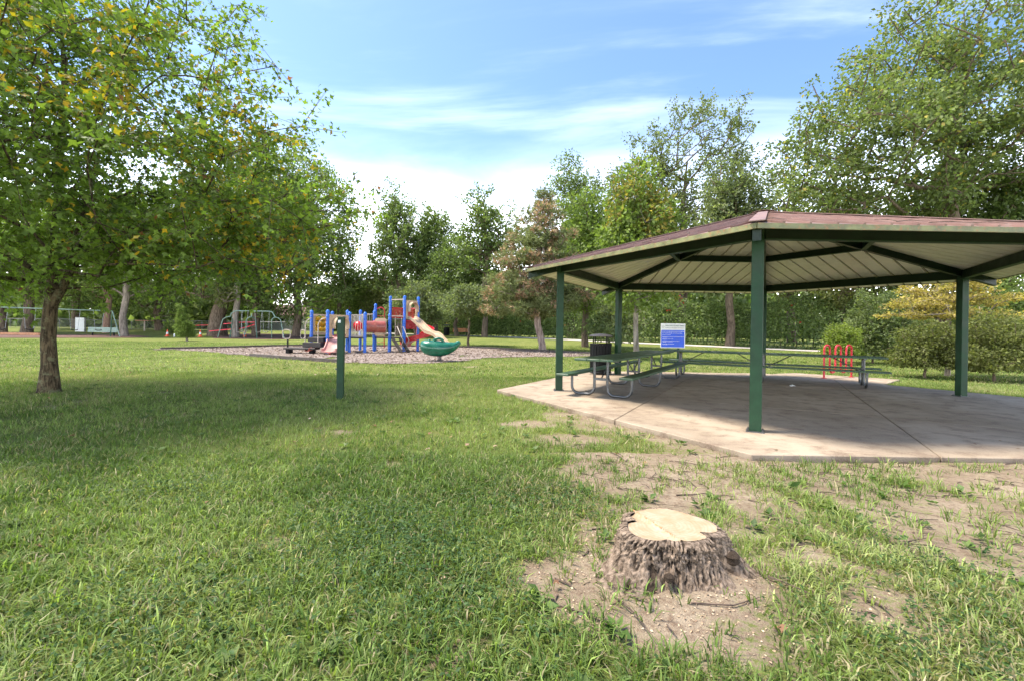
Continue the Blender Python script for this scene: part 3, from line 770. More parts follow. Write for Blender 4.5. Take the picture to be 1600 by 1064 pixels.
for kx, ky, kz, kr in ((0.30, -0.12, 0.10, 0.042), (-0.10, -0.31, 0.09, 0.024)):
    kn = MB(); kn.lathe((STUMP[0] + kx, STUMP[1] + ky, GZ + kz - kr), [(kr * math.sin(a) * (1 + 0.12 * math.sin(a * 7)), kr * (1 - math.cos(a))) for a in np.linspace(0.15, math.pi - 0.1, 9)], 12)
    kn.build('knot', M['bark_stump'], st, sm=60)

# ---------------------------------------------------------------- playground edging
eb = thing('mulch_border', (-6, 25, GZ), 'dark weathered timber edging round the playground mulch', 'edging')
def edging(pxs):
    P = [at(*p) for p in pxs]
    for (x0, y0), (x1, y1) in zip(P[:-1], P[1:]):
        n = max(1, round(math.hypot(x1 - x0, y1 - y0) / 2.4))
        for i in range(n):
            a = Vector((x0 + (x1 - x0) * i / n, y0 + (y1 - y0) * i / n, 0)); b = Vector((x0 + (x1 - x0) * (i + 1) / n, y0 + (y1 - y0) * (i + 1) / n, 0))
            a.z = float(ground_z(a.x, a.y)) + 0.045; b.z = float(ground_z(b.x, b.y)) + 0.045
            d = (b - a).normalized() * 0.02
            MB().bar(a + d, b - d, 0.15, 0.15).build('timber', M['timber'], eb)
edging([(250, 546.3), (340, 544.4), (432, 541.9), (482, 541.6), (560, 542.6), (640, 543.2), (735, 544.8), (800, 547.4), (926, 553)])
edging([(392, 556.5), (440, 560.5), (532, 566.5)])

# ---------------------------------------------------------------- play structure
def PT(px, Y, z=0.0): return Vector((px_x(px, 520, Y), Y, z))
P1, P2, P3, P5 = PT(486.6, 22.9), PT(511.7, 21.97), PT(519, 23.9), PT(546, 23.0)
P4, P6, P7 = PT(542.5, 24.6), PT(563, 25.4), PT(570.2, 22.9)
P8, P8b, P9b, P9a, P10, P11 = PT(586.3, 25.2), PT(584.6, 24.5), PT(608.6, 24.1), PT(609.4, 25.1), PT(631.7, 24.65), PT(653, 25.3)
P12 = P9a + P11 - P10
ps = thing('play_structure', (-7.5, 24.0, GZ), 'playground climber with blue posts, tan and red slides and crawl tunnel', 'playground')
def post(p, h, name='post'):
    MBp = MB().tube([(p.x, p.y, GZ - 0.05), (p.x, p.y, GZ + h - 0.03)], 0.076, 12).build(name, M['blue'], ps, sm=40)
    MB().lathe((p.x, p.y, GZ + h - 0.06), [(0.09, 0), (0.09, 0.05), (0.074, 0.10), (0.035, 0.13), (0.008, 0.14)], 12).build('post_cap', M['blue'], MBp, sm=50)
    for zc_ in (0.78, h - 0.28): MB().lathe((p.x, p.y, GZ + zc_), [(0.088, 0), (0.092, 0.02), (0.088, 0.06)], 12).build('collar', M['blue'], MBp, sm=50)
for p, h in ((P1, 2.05), (P2, 2.05), (P3, 2.05), (P5, 2.0), (P4, 2.15), (P6, 2.2), (P7, 2.0), (P8, 2.55), (P8b, 2.15), (P9b, 1.97), (P9a, 2.98), (P10, 2.98), (P11, 2.97), (P12, 2.97)): post(p, h)
def deck(pts, z):
    MB().prism([(p.x, p.y) for p in pts], z - 0.07, z).build('deck', M['deck_brown'], ps, bevel=0.01)
deck([P1, P2, P5, P3], 0.74); deck([P5, P7, P6, P4], 0.742); deck([P8b, P9b, P10, P12], 0.738); deck([P9a, P10, P11, P12], 1.75)
def along(a, b, t, z): q = a.lerp(b, t); return Vector((q.x, q.y, z))
def rail(pts, r=0.022, mat='rail_grey', name='rail', n=6): return MB().tube(pts, r, n).build(name, M[mat], ps, sm=60)
# games panel with nine turning barrels, between the two left posts
n13 = (P3 - P1).normalized()
gp = MB()
for t0, t1, z0, z1 in ((0.08, 0.16, 0.82, 1.88), (0.84, 0.92, 0.82, 1.88), (0.16, 0.84, 1.78, 1.88), (0.16, 0.84, 0.82, 0.98)):
    gp.bar(along(P1, P3, t0, (z0 + z1) / 2), along(P1, P3, t1, (z0 + z1) / 2), 0.06, z1 - z0)
gpo = gp.build('game_panel', M['tan'], ps)
for i in range(3):
    for j in range(3):
        c = along(P1, P3, 0.27 + 0.23 * i, 1.12 + 0.27 * j); k = MB()
        k.tube([c - n13 * 0.115, c - n13 * 0.10, c + n13 * 0.10, c + n13 * 0.115], [0.06, 0.115, 0.115, 0.06], 12).build('barrel', M['yellow'], gpo, sm=40)
# steps and transfer platform
stp = MB().box((px_x(495, 530, 22.0), 22.05, 0.62), (0.74, 0.40, 0.2)).build('step', M['deck_brown'], ps, bevel=0.01)
MB().box((px_x(490, 537, 21.75), 21.72, 0.38), (0.86, 0.40, 0.24)).build('step', M['deck_brown'], ps, bevel=0.01)
MB().box((px_x(471, 545, 21.7), 21.75, 0.20), (1.50, 0.62, 0.09)).build('transfer_platform', M['deck_brown'], ps, bevel=0.015)
for q in (452, 488): MB().box((px_x(q, 548, 21.75), 21.75, 0.04), (0.16, 0.4, 0.24)).build('platform_foot', M['black'], ps)
hx = px_x(449.5, 540, 21.8); 
MB().tube([(hx, 21.8, 0.2), (hx, 21.8, 0.62)], 0.04, 8).build('handle_post', M['black'], ps, sm=50)
lx = px_x(447.5, 525, 21.8)
def oval(cx, cy, cz, a, b): return [Vector((cx + a * math.copysign(abs(math.cos(q)) ** 0.6, math.cos(q)), cy, cz + b * math.copysign(abs(math.sin(q)) ** 0.6, math.sin(q)))) for q in np.linspace(0, 2 * math.pi, 21)[:-1]]
MB().tube(oval(lx, 21.8, 0.86, 0.19, 0.22), 0.022, 6, True).build('grab_loop', M['rail_grey'], ps, sm=60)
MB().tube(oval(px_x(473, 525, 22.2), 22.2, 0.86, 0.11, 0.21), 0.022, 6, True).build('grab_loop', M['rail_grey'], ps, sm=60)
for q, yy, q2 in ((477, 22.15, P1), (497, 21.7, P2)):
    x = px_x(q, 520, yy); rail([(x, yy, 0.3), (x, yy, 1.35), (x + 0.05, yy + 0.02, 1.5), (x + 0.16, yy + 0.05, 1.62), (q2.x, q2.y, 1.68)], 0.024)
# arched hoods
def hood(a, b, z0, z1, name='slide_hood', depth=0.30, mat='tan'):
    d = (b - a); w = d.length - 0.12; d.normalize(); nrm = Vector((d.y, -d.x, 0))
    if nrm.y > 0: nrm = -nrm
    c = (a + b) / 2; H = z1 - z0; mb = MB()
    outer, inner = [], []
    for i in range(25):
        t = i / 24
        if t < 0.3: s, z = -1, t / 0.3 * 0.55
        elif t > 0.7: s, z = 1, (1 - t) / 0.3 * 0.55
        else:
            q = math.pi * (1 - (t - 0.3) / 0.4); s, z = math.cos(q), 0.55 + 0.33 * math.sin(q)
        inner.append((s * w * 0.34, z0 + z * H))
        if t < 0.36: o_ = (-w / 2, z0 + t / 0.36 * H)
        elif t > 0.64: o_ = (w / 2, z0 + (1 - t) / 0.36 * H)
        else: o_ = (-w / 2 + w * (t - 0.36) / 0.28, z1)
        outer.append(o_)
    def V3(p, off): return Vector((c.x, c.y, 0)) + d * p[0] + Vector((0, 0, p[1])) + nrm * off
    V = []; Fs = []
    for i in range(25): V += [V3(outer[i], 0.03), V3(inner[i], 0.03), V3(inner[i], -0.03), V3(outer[i], -0.03)]
    for i in range(24):
        for j in range(4): Fs.append((i * 4 + j, i * 4 + (j + 1) % 4, (i + 1) * 4 + (j + 1) % 4, (i + 1) * 4 + j))
    mb.add(V, Fs)
    o = mb.build(name, M[mat], ps, sm=45)
    V = []; Fs = []
    for i in range(5, 20):                                  # the hood's projecting lip
        p = inner[i]; V += [V3(p, 0.02), V3(p, depth), V3((p[0] * 1.08, p[1] + 0.03), depth), V3((p[0] * 1.08, p[1] + 0.03), 0.02)]
    for i in range(14):
        for j in range(4): Fs.append((i * 4 + j, i * 4 + (j + 1) % 4, (i + 1) * 4 + (j + 1) % 4, (i + 1) * 4 + j))
    MB().add(V, Fs).build('hood_lip', M[mat], o, sm=45)
hood(P2, P5, 0.72, 1.84)
hood(P10, P11, 1.72, 2.75)
def chute(name, path, w, h, mat, parent=ps, wall=0.035):
    prof = [(-w / 2, h), (-w / 2 + wall, h), (-w / 2 + wall + 0.03, 0.05), (-w / 4, 0.012), (0, 0), (w / 4, 0.012), (w / 2 - wall - 0.03, 0.05), (w / 2 - wall, h), (w / 2, h),
            (w / 2 - 0.01, -0.02), (0, -0.05), (-w / 2 + 0.01, -0.02)]
    Pp = [Vector(p) for p in path]; V = []; Fs = []; k = len(prof)
    for i, p in enumerate(Pp):
        t = (Pp[min(i + 1, len(Pp) - 1)] - Pp[max(i - 1, 0)]); t.z = 0; t.normalize(); sd_ = Vector((t.y, -t.x, 0))
        V += [p + sd_ * a + Vector((0, 0, b)) for a, b in prof]
    for i in range(len(Pp) - 1):
        for j in range(k): Fs.append((i * k + j, i * k + (j + 1) % k, (i + 1) * k + (j + 1) % k, (i + 1) * k + j))
    Fs += [tuple(range(k)), tuple((len(Pp) - 1) * k + j for j in range(k))]
    return MB().add(V, Fs).build(name, M[mat], parent, sm=40)
def bez(pts, n):
    out = []
    for i in range(n + 1):
        t = i / n; q = [Vector(p) for p in pts]
        while len(q) > 1: q = [q[j].lerp(q[j + 1], t) for j in range(len(q) - 1)]
        out.append(q[0])
    return out
m25 = (P2 + P5) / 2
chute('slide', bez([(m25.x, m25.y, 0.74), (m25.x - 0.05, m25.y - 0.6, 0.72), (m25.x + 0.15, m25.y - 0.9, -0.05), (m25.x + 0.12, 20.95, 0.10)], 14), 0.72, 0.16, 'pink')
chute('slide', bez([(-8.75, 23.0, 0.74), (-9.0, 22.6, 0.62), (-9.45, 21.9, 0.25), (-9.75, 21.55, 0.10)], 10), 0.45, 0.13, 'red_faded')
MB().tube([(m25.x + 0.1, 21.15, GZ), (m25.x + 0.1, 21.15, 0.08)], 0.04, 8).build('slide_foot', M['red'], ps)
# bar panel with a red bubble window
bp = MB(); 
for zz_ in (0.80, 1.86): bp.bar(along(P5, P7, 0.1, zz_), along(P5, P7, 0.93, zz_), 0.04, 0.05)
bpo = bp.build('bar_panel', M['rail_grey'], ps)
for i in range(9): MB().bar(along(P5, P7, 0.14 + 0.09 * i, 0.82), along(P5, P7, 0.14 + 0.09 * i, 1.85), 0.028, 0.028, up=(0, 1, 0)).build('bar', M['bar_cream'], bpo)
bc = along(P5, P7, 0.55, 1.30); bub = MB()
bub.tube([bc + Vector((0, -0.02, 0)), bc + Vector((0, -0.06, 0)), bc + Vector((0, -0.13, 0)), bc + Vector((0, -0.18, 0)), bc + Vector((0, -0.20, 0))], [0.25, 0.23, 0.18, 0.10, 0.01], 16)
bub.build('bubble_window', M['red'], bpo, sm=50)
for i in range(4): MB().bar(bc + Vector((-0.19 + 0.127 * i, -0.21, -0.26)), bc + Vector((-0.19 + 0.127 * i, -0.21, 0.26)), 0.016, 0.016, up=(0, 1, 0)).build('bubble_bar', M['bar_cream'], bpo)
# crawl tunnel and its end panel
ta, tb = Vector((P7.x - 0.18, 23.25, 1.27)), Vector((P9b.x - 0.22, 23.85, 1.27)); td = (tb - ta)
tu = MB(); tu.tube([ta + td * t for t in (0, 0.08, 0.3, 0.46, 0.47, 0.53, 0.54, 0.7, 0.92, 1.0)], [0.31, 0.30, 0.30, 0.30, 0.335, 0.335, 0.30, 0.30, 0.30, 0.31], 22, cap=False)
tu.build('crawl_tunnel', M['red_faded'], ps, sm=40)
ep0, ep1 = PT(584, 24.3), PT(605, 24.0)
tp = MB(); 
ring = [(0.36, -0.5), (0.36, 0.5), (-0.36, 0.5), (-0.36, -0.5)]
ed = (ep1 - ep0).normalized(); ec = (ep0 + ep1) / 2 + Vector((0, 0, 1.27)); en = Vector((ed.y, -ed.x, 0))
V = []; Fs = []
for i in range(24):
    q = 2 * math.pi * i / 24; ci, si = math.cos(q), math.sin(q); k = 1 / max(abs(ci) / 0.37, abs(si) / 0.47)
    for off in (-0.03, 0.03): V += [ec + ed * (0.29 * ci) + Vector((0, 0, 0.29 * si)) + en * off, ec + ed * (k * ci) + Vector((0, 0, k * si)) + en * off]
for i in range(24):
    a, b = i * 4, ((i + 1) % 24) * 4
    Fs += [(a, a + 1, b + 1, b), (a + 2, b + 2, b + 3, a + 3), (a, b, b + 2, a + 2), (a + 1, a + 3, b + 3, b + 1)]
tp.add(V, Fs).build('tunnel_panel', M['tan'], ps)
# red arch climber behind
ac = PT(594, 26.0); aw = 0.24
rail([(ac.x - aw, 26, 0.1), (ac.x - aw, 26, 2.15)] + arc((ac.x, 26, 2.15), aw, math.pi, 0, 8, (1, 0, 0), (0, 0, 1)) + [(ac.x + aw, 26, 1.4), (ac.x + aw, 26, 0.1)], 0.03, 'red', 'arch_climber')
for zz_ in np.arange(0.4, 2.1, 0.3): rail([(ac.x - aw, 26, zz_), (ac.x + aw, 26, zz_)], 0.016, 'red', 'rung')
# tower guard walls, rails
for a, b in ((P9a, P12), (P12, P11)):
    w_ = MB()
    for zz_ in (1.82, 2.34): w_.bar(along(a, b, 0.06, zz_), along(a, b, 0.94, zz_), 0.05, 0.07)
    wo = w_.build('guard_wall', M['red'], ps)
    for i in range(9): MB().bar(along(a, b, 0.1 + 0.1 * i, 1.84), along(a, b, 0.1 + 0.1 * i, 2.34), 0.045, 0.03, up=(0, 1, 0)).build('guard_slat', M['red'], wo)
rail([along(P9a, P10, 0, 2.78), along(P9a, P10, 1, 2.78)], 0.03); rail([along(P9b, P10, 0, 1.86), along(P9b, P10, 1, 1.86)], 0.026); rail([along(P6, P8b, 0, 1.95), along(P6, P8b, 1, 1.95)], 0.026)
for i in range(5): rail([along(P6, P8b, 0.15 + 0.17 * i, 0.8), along(P6, P8b, 0.15 + 0.17 * i, 1.95)], 0.014)
rail([along(P7, P9b, 0, 0.9), along(P7, P9b, 1, 0.9)], 0.02)
# wave slide from the tower
top = (P10 + P11) / 2
chute('slide', [Vector((top.x, top.y, 0)).lerp(Vector((-3.02, 22.75, 0)), t) + Vector((0, 0, z)) for t, z in
      ((-0.02, 1.74), (0.08, 1.70), (0.2, 1.50), (0.32, 1.24), (0.44, 1.02), (0.52, 0.95), (0.60, 0.92), (0.67, 0.84), (0.76, 0.62), (0.86, 0.40), (0.93, 0.31), (1.0, 0.30))], 0.56, 0.15, 'tan')
MB().tube([(-3.15, 22.85, GZ), (-3.15, 22.85, 0.27)], 0.035, 8).build('slide_foot', M['rail_grey'], ps)
# red spiral slide round its pole
spc = Vector((px_x(652, 520, 26.1), 26.1, 0))
MB().tube([(spc.x, spc.y, GZ), (spc.x, spc.y, 1.9)], 0.06, 10).build('spiral_pole', M['red'], ps, sm=50)
chute('spiral_slide', [spc + Vector((0.66 * math.cos(q), 0.66 * math.sin(q), z)) for q, z in zip(np.linspace(R(165), R(-178), 34), np.linspace(1.62, 0.22, 34))], 0.62, 0.24, 'red')
MB().box((px_x(641, 505, 25.6), 25.55, 1.40), (0.62, 0.06, 0.42)).build('spiral_panel', M['red'], ps, bevel=0.02)
# ladder steps up to the low deck
l0, l1 = PT(619, 24.15), PT(634, 23.55)
for sd_ in (-0.26, 0.26):
    off = Vector((sd_ * 0.55, sd_ * 0.8, 0)); MB().bar(l0 + off + Vector((0, 0, 0.72)), l1 + off + Vector((0, 0, GZ + 0.04)), 0.04, 0.2).build('stringer', M['deck_brown'], ps)
for i in range(3):
    c = l0.lerp(l1, 0.2 + 0.3 * i) + Vector((0, 0, 0.56 - 0.22 * i)); MB().box(c, (0.24, 0.56, 0.05), math.atan2(0.8, 0.55) - math.pi / 2).build('tread', M['deck_brown'], ps, bevel=0.01)
for q0, yy, q1, y2 in ((617.5, 24.0, 630, 23.4), (627, 24.5, 639, 24.0)):
    x, x2 = px_x(q0, 515, yy), px_x(q1, 530, y2)
    rail([(x, yy, 0.74), (x, yy, 1.76), (x + 0.02, yy, 1.78)], 0.022); rail([(x, yy, 1.28), (x + 0.12, yy - 0.05, 1.30), (x2 - 0.1, y2, 0.78), (x2, y2, 0.62), (x2 - 0.12, y2 + 0.1, 0.34), (x, yy - 0.2, 0.2)], 0.022)

# ---------------------------------------------------------------- green rocking boat on a spring
bx, by = px_x(688, 545, 18.2), 18.2
stn_up = 0.05
bo = thing('spring_boat', (bx, by, GZ), 'glossy green plastic boat rocker on a spring in front of the slide', 'spring rider')
stn = [(-.80, .52, .05, .07), (-.785, .51, .14, .16), (-.73, .49, .22, .25), (-.60, .46, .29, .33), (-.40, .43, .325, .38), (-.15, .41, .325, .39), (.10, .40, .30, .37), (.34, .42, .255, .31), (.53, .47, .20, .24), (.66, .535, .15, .17), (.755, .60, .10, .12), (.80, .63, .04, .05)]
V = []; Fs = []; n = 20
for s_, zc_, rz_, ry_ in stn:
    for j in range(n):
        q = 2 * math.pi * j / n; cz = math.sin(q); 
        zt_ = zc_ + rz_ * (math.copysign(abs(cz) ** 0.8, cz) if cz < 0 else 0.95 * abs(cz) ** 0.85) + stn_up; V.append((bx + s_, by + ry_ * math.copysign(abs(math.cos(q)) ** 0.8, math.cos(q)), zt_))
for i in range(len(stn) - 1):
    for j in range(n): Fs.append((i * n + j, i * n + (j + 1) % n, (i + 1) * n + (j + 1) % n, (i + 1) * n + j))
Fs += [tuple(range(n)), tuple((len(stn) - 1) * n + j for j in range(n))]
MB().add(V, Fs).build('hull', M['boat_green'], bo, sm=70)
MB().tube([(bx - 0.30, by - 0.14, 0.62)] + arc((bx - 0.06, by - 0.14, 0.68), 0.21, math.pi * 0.92, 0.08 * math.pi, 8, (1, 0, 0), (0, 0, 0.8)) + [(bx + 0.18, by - 0.14, 0.60)], 0.055, 8).build('grab_handle', M['boat_green'], bo, sm=60)
MB().lathe((bx - 0.42, by - 0.16, 0.68), [(0.06, 0), (0.06, 0.10), (0.04, 0.13), (0.01, 0.14)], 10).build('cleat', M['boat_green'], bo, sm=50)
MB().tube(arc((bx + 0.70, by, 0.66), 0.075, -0.4, math.pi + 0.2, 8, (1, 0, 0), (0, 0, 1)), 0.045, 8).build('bow_hook', M['boat_green'], bo, sm=60)
MB().tube([(bx - 0.03 + 0.085 * math.cos(q * 2 * math.pi), by + 0.085 * math.sin(q * 2 * math.pi), GZ + 0.02 + q * 0.062) for q in np.linspace(0, 4, 41)], 0.016, 6).build('spring', M['galv'], bo, sm=60)

# ---------------------------------------------------------------- swing sets
def pipe(parent, pts, r, mat, name, n=8): return MB().tube(pts, r, n).build(name, M[mat], parent, sm=60)
def swing(parent, a, b, zb, seat_mat='black'):
    c = (a + b) / 2; w = (b - a) * 0.62
    so = MB().tube([Vector((c.x, c.y, zb)) + w * t + Vector((0, 0, 0.07 * (2 * abs(t)) ** 2)) for t in np.linspace(-0.5, 0.5, 7)], 0.04, 6).build('swing_seat', M[seat_mat], parent, sm=60)
    for s_, q in ((-0.5, a), (0.5, b)):
        e = Vector((c.x, c.y, zb + 0.07)) + w * s_
        MB().tube([q, e], 0.013, 4).build('chain', M['chain'], parent)
s1 = thing('swing_set', (-40, 42, GZ), 'pale green swing frame with belt swings behind the maple trunk', 'swing set', 'swing frames')
A_ = Vector((px_x(175.5, 486, 44.5), 44.5, 2.44)); D_ = Vector((-42.8, 37.9, 2.44)) - A_; D_.normalize()
pipe(s1, [A_, A_ + D_ * 11.0], 0.05, 'swing_green', 'top_bar')
for dist_, m_ in ((0.0, 'swing_green'), (4.6, 'swing_dark'), (9.2, 'swing_green')):
    p = A_ + D_ * dist_; sdv = Vector((0.86, -0.3, 0)) if dist_ == 0 else Vector((0.55, -0.8, 0))
    for s_, m2 in ((1, m_), (-1, 'swing_dark')): pipe(s1, [p, Vector((p.x, p.y, GZ - 0.05)) + sdv * (0.8 * s_) - D_ * (0.25 if dist_ == 0 else 0)], 0.045, m2, 'leg')
for d0 in (1.0, 2.75, 5.7, 7.4):
    a = A_ + D_ * (d0 - 0.35); b = A_ + D_ * (d0 + 0.45); swing(s1, a, b, 0.55 if d0 < 3 else 0.6)
s2 = thing('swing_set', (-27, 46, GZ), 'pale green arch-legged swing frame in front of the taped-off trees', 'swing set', 'swing frames')
Y2 = 46.0; zb2 = px_z(395, 486.5, Y2)
bar = [px_x(360, 496, Y2), px_x(364, 486, Y2), px_x(427, 486, Y2), px_x(430, 496, Y2)]
za = px_z(395, 495.5, Y2)
pipe(s2, [(bar[0], Y2, za), (bar[0] + 0.1, Y2, zb2 - 0.25), (bar[1] + 0.15, Y2, zb2 - 0.05), (bar[1] + 0.35, Y2, zb2), (bar[2] - 0.35, Y2, zb2), (bar[2] - 0.1, Y2, zb2 - 0.08), (bar[3], Y2, za)], 0.05, 'swing_green', 'top_bar')
mx_ = px_x(393, 495, Y2); pipe(s2, [(mx_, Y2, za), (mx_, Y2, zb2)], 0.05, 'swing_green', 'riser')
for ax_, f0, f1, m0, m1 in ((360, 335, 364, 'swing_green', 'swing_dark'), (393, 377, 406, 'swing_green', 'swing_dark'), (429.5, 420.5, 448, 'swing_green', 'swing_green')):
    xa = px_x(ax_, 496, Y2)
    for f_, s_, m_ in ((f0, -1, m0), (f1, 1, m1)):
        xf = px_x(f_, 528, Y2); w_ = xf - xa
        pipe(s2, [(xa, Y2, za), (xa + w_ * 0.22, Y2 + s_ * 0.05, za - 0.05), (xa + w_ * 0.42, Y2 + s_ * 0.15, za - 0.28), (xf, Y2 - 0.5 * s_, GZ - 0.03)], 0.045, m_, 'leg')
for q in (373.5, 382, 403.5, 415.5):
    x = px_x(q, 500, Y2); swing(s2, Vector((x - 0.35, Y2, zb2)), Vector((x + 0.35, Y2, zb2)), px_z(q, 519.5, Y2), 'rail_grey')

# ---------------------------------------------------------------- benches, bins and small things further back
def gz(x, y): return float(ground_z(x, y))
yb = 51.0; xb = px_x(720, 515, yb); zb_ = gz(xb, yb)
bn = thing('park_bench', (xb, yb, zb_), 'orange wooden bench with dark metal ends beside the path', 'bench')
for i in range(3): MB().box((xb, yb + 0.05 + 0.13 * i, zb_ + 0.45), (1.75, 0.11, 0.04)).build('seat_slat', M['bench_wood'], bn)
for i in range(4): MB().box((xb, yb - 0.10 - 0.02 * i, zb_ + 0.50 + 0.105 * i), (1.75, 0.035, 0.095)).build('back_slat', M['bench_wood'], bn)
for s_ in (-0.62, 0.62):
    MB().box((xb + s_, yb + 0.28, zb_ + 0.22), (0.06, 0.06, 0.44)).build('leg', M['black'], bn)
    MB().box((xb + s_, yb - 0.16, zb_ + 0.43), (0.06, 0.07, 0.86)).build('leg', M['black'], bn)
    MB().box((xb + s_, yb + 0.05, zb_ + 0.62), (0.06, 0.5, 0.05)).build('armrest', M['black'], bn)
yt = 51.5; xt = px_x(698, 515, yt)
litter_bin('trash_can', (xt, yt, gz(xt, yt)), 1.05, 'small black trash can next to the orange bench', 16)
yg = 46.6; xg = px_x(160, 518, yg); zg_ = gz(xg, yg)
gb = thing('park_bench', (xg, yg, zg_), 'long pale green bench under the swing frame', 'bench')
for i in range(3): MB().box((xg, yg + 0.03 * i, zg_ + 0.46 + 0.17 * i), (3.0, 0.05, 0.155), 0.0).build('back_slat', M['swing_green'], gb)
MB().box((xg, yg + 0.3, zg_ + 0.40), (3.0, 0.45, 0.05)).build('seat_slat', M['swing_green'], gb)
for s_ in (-1.1, 1.1):
    MB().box((xg + s_, yg + 0.1, zg_ + 0.19), (0.07, 0.12, 0.44)).build('leg', M['black'], gb)
yo = 45.2; xo = px_x(33, 521, yo)
ob = thing('timber_beam', (xo, yo, gz(xo, yo)), 'low orange timber beam lying along the swing mulch', 'beam')
MB().box((xo, yo, gz(xo, yo) + 0.13), (3.9, 0.3, 0.22)).build('upper_timber', M['beam_wood'], ob, bevel=0.02)
MB().box((xo, yo + 0.02, gz(xo, yo) + 0.01), (3.9, 0.26, 0.06)).build('lower_timber', M['timber'], ob)
yw = 54.0; xw = px_x(124.5, 506, yw); zw = gz(xw, yw)
wp = thing('board_gate', (xw, yw, zw), 'white vertical-board gate panel behind the swings', 'gate')
for i in range(7): MB().box((xw - 0.45 + 0.15 * i, yw, zw + 0.88), (0.138, 0.04, 1.66 + 0.05 * ((i * 3) % 3))).build('board', M['white'], wp)
for zz_ in (0.45, 1.4): MB().box((xw, yw + 0.05, zw + zz_), (1.04, 0.05, 0.12)).build('cross_rail', M['white'], wp)
MB().box((xw + 0.62, yw + 0.05, zw + 0.85), (0.1, 0.1, 1.7)).build('gate_post', M['fence'], wp)
fz = thing('chain_link_fence', (-52, 60, 0.3), 'grey chain-link fence with pale top rail behind the swings', 'fence')
f0, f1 = Vector((-78, 58.5, 0)), Vector((-28, 64, 0))
fl_ = (f1 - f0).length
for i in range(18):
    p = f0.lerp(f1, i / 17); z = gz(p.x, p.y); MB().tube([(p.x, p.y, z - 0.1), (p.x, p.y, z + 1.3)], 0.03, 6).build('fence_post', M['fence'], fz)
    if i < 17:
        q = f0.lerp(f1, (i + 1) / 17); z2 = gz(q.x, q.y)
        MB().tube([(p.x, p.y, z + 1.27), (q.x, q.y, z2 + 1.27)], 0.035, 6).build('top_rail', M['fence'], fz)
        wire = MB()
        for k in range(26):
            for s_ in (0, 1):
                t0 = (k + 0.5 * s_) / 26; t1 = min(1, max(0, t0 + (0.2 if s_ else -0.2)))
                a = p.lerp(q, t0); b = p.lerp(q, t1); wire.bar((a.x, a.y, z), (b.x, b.y, z + 1.25), 0.007, 0.007, up=(0, 1, 0))
        wire.build('wire_mesh', M['fence'], fz)
def cone(px, py, Y, label):
    x = px_x(px, py, Y); z = gz(x, Y)
    t = thing('traffic_cone', (x, Y, z), label, 'cone', 'traffic cones by the swings')
    MB().box((x, Y, z + 0.02), (0.38, 0.38, 0.04)).build('base', M['orange'], t)
    MB().lathe((x, Y, z + 0.04), [(0.15, 0), (0.115, 0.22)], 12).build('body', M['orange'], t, sm=40)
    MB().lathe((x, Y, z + 0.26), [(0.115, 0), (0.075, 0.22)], 12).build('white_band', M['white'], t, sm=40)
    MB().lathe((x, Y, z + 0.48), [(0.075, 0), (0.03, 0.24)], 12).build('tip', M['orange'], t, sm=40)
cone(261.5, 520, 48, 'orange and white traffic cone beside the round shrub')
cone(313, 521, 48.5, 'orange and white traffic cone just past the young conifer')
cone(382.5, 518, 49.5, 'orange and white traffic cone behind the arch-legged swing frame')
def tape(pts, label):
    mb = MB()
    for a, b in zip(pts[:-1], pts[1:]): mb.bar(a, b, 0.01, 0.09, up=(0, 0, 1))
    o = mb.build('barrier_tape', M['tape_red']); tag(o, label, 'barrier tape', 'red tape strung between trunks')
def q3(px, py, Y): return Vector((px_x(px, py, Y), Y, px_z(px, py, Y)))
tape([q3(349, 506.5, 49.2), q3(373, 504, 49.0), q3(398, 503.6, 49.3)], 'upper red barrier tape tied from the leaning trunk to the dark trunk')
tape([q3(327, 517.6, 49), q3(345, 516, 48.8), q3(363, 514.2, 48.7)], 'red barrier tape low in front of the thick leaning trunk')
tape([q3(373, 514, 48.7), q3(385, 511.5, 48.9), q3(398, 507, 49.2)], 'red barrier tape slanting up behind the arch-legged swing frame')
tape([q3(300, 509.3, 56), q3(315, 508.4, 56.3), q3(327, 508.2, 56.5)], 'distant red barrier tape between the young conifer and the leaning trunk')
yp = 58; xp = px_x(226, 501, yp); zp = gz(xp, yp)
tb_ = thing('tray_table', (xp, yp, zp), 'small wooden tray table on a single pale post under the dark trees', 'table')
MB().box((xp, yp, px_z(226, 501.3, yp)), (1.7, 0.9, 0.09)).build('tray', M['pole_wood'], tb_)
MB().box((xp, yp, (zp + px_z(226, 502, yp)) / 2), (0.12, 0.12, px_z(226, 502, yp) - zp)).build('post', M['rail_grey'], tb_)
ywp = 47.5; xwp = px_x(272.5, 522, ywp); z = gz(xwp, ywp)
wpo = MB().lathe((xwp, ywp, z), [(0.07, 0), (0.07, 0.30), (0.05, 0.36), (0.01, 0.38)], 10).build('marker_post', M['white'], sm=40)
tag(wpo, 'short white marker post beside the young conifer', 'post')
ypo = 62; xpo = px_x(569.5, 460, ypo); z = gz(xpo, ypo)
up = thing('utility_pole', (xpo, ypo, z), 'reddish wooden utility pole behind the playground', 'pole')
MB().tube([(xpo, ypo, z - 0.3), (xpo + 0.15, ypo, z + 4.0), (xpo + 0.3, ypo, z + 8.3)], [0.16, 0.14, 0.11], 10).build('pole_shaft', M['pole_wood'], up, sm=60)
MB().box((xpo + 0.3, ypo, z + 7.9), (1.6, 0.1, 0.1)).build('cross_arm', M['pole_wood'], up)
MB().tube([(xpo + 0.02, ypo, z + 1.4), (xpo - 1.0, ypo, z - 0.1)], 0.02, 5).build('guy_wire', M['fence'], up)
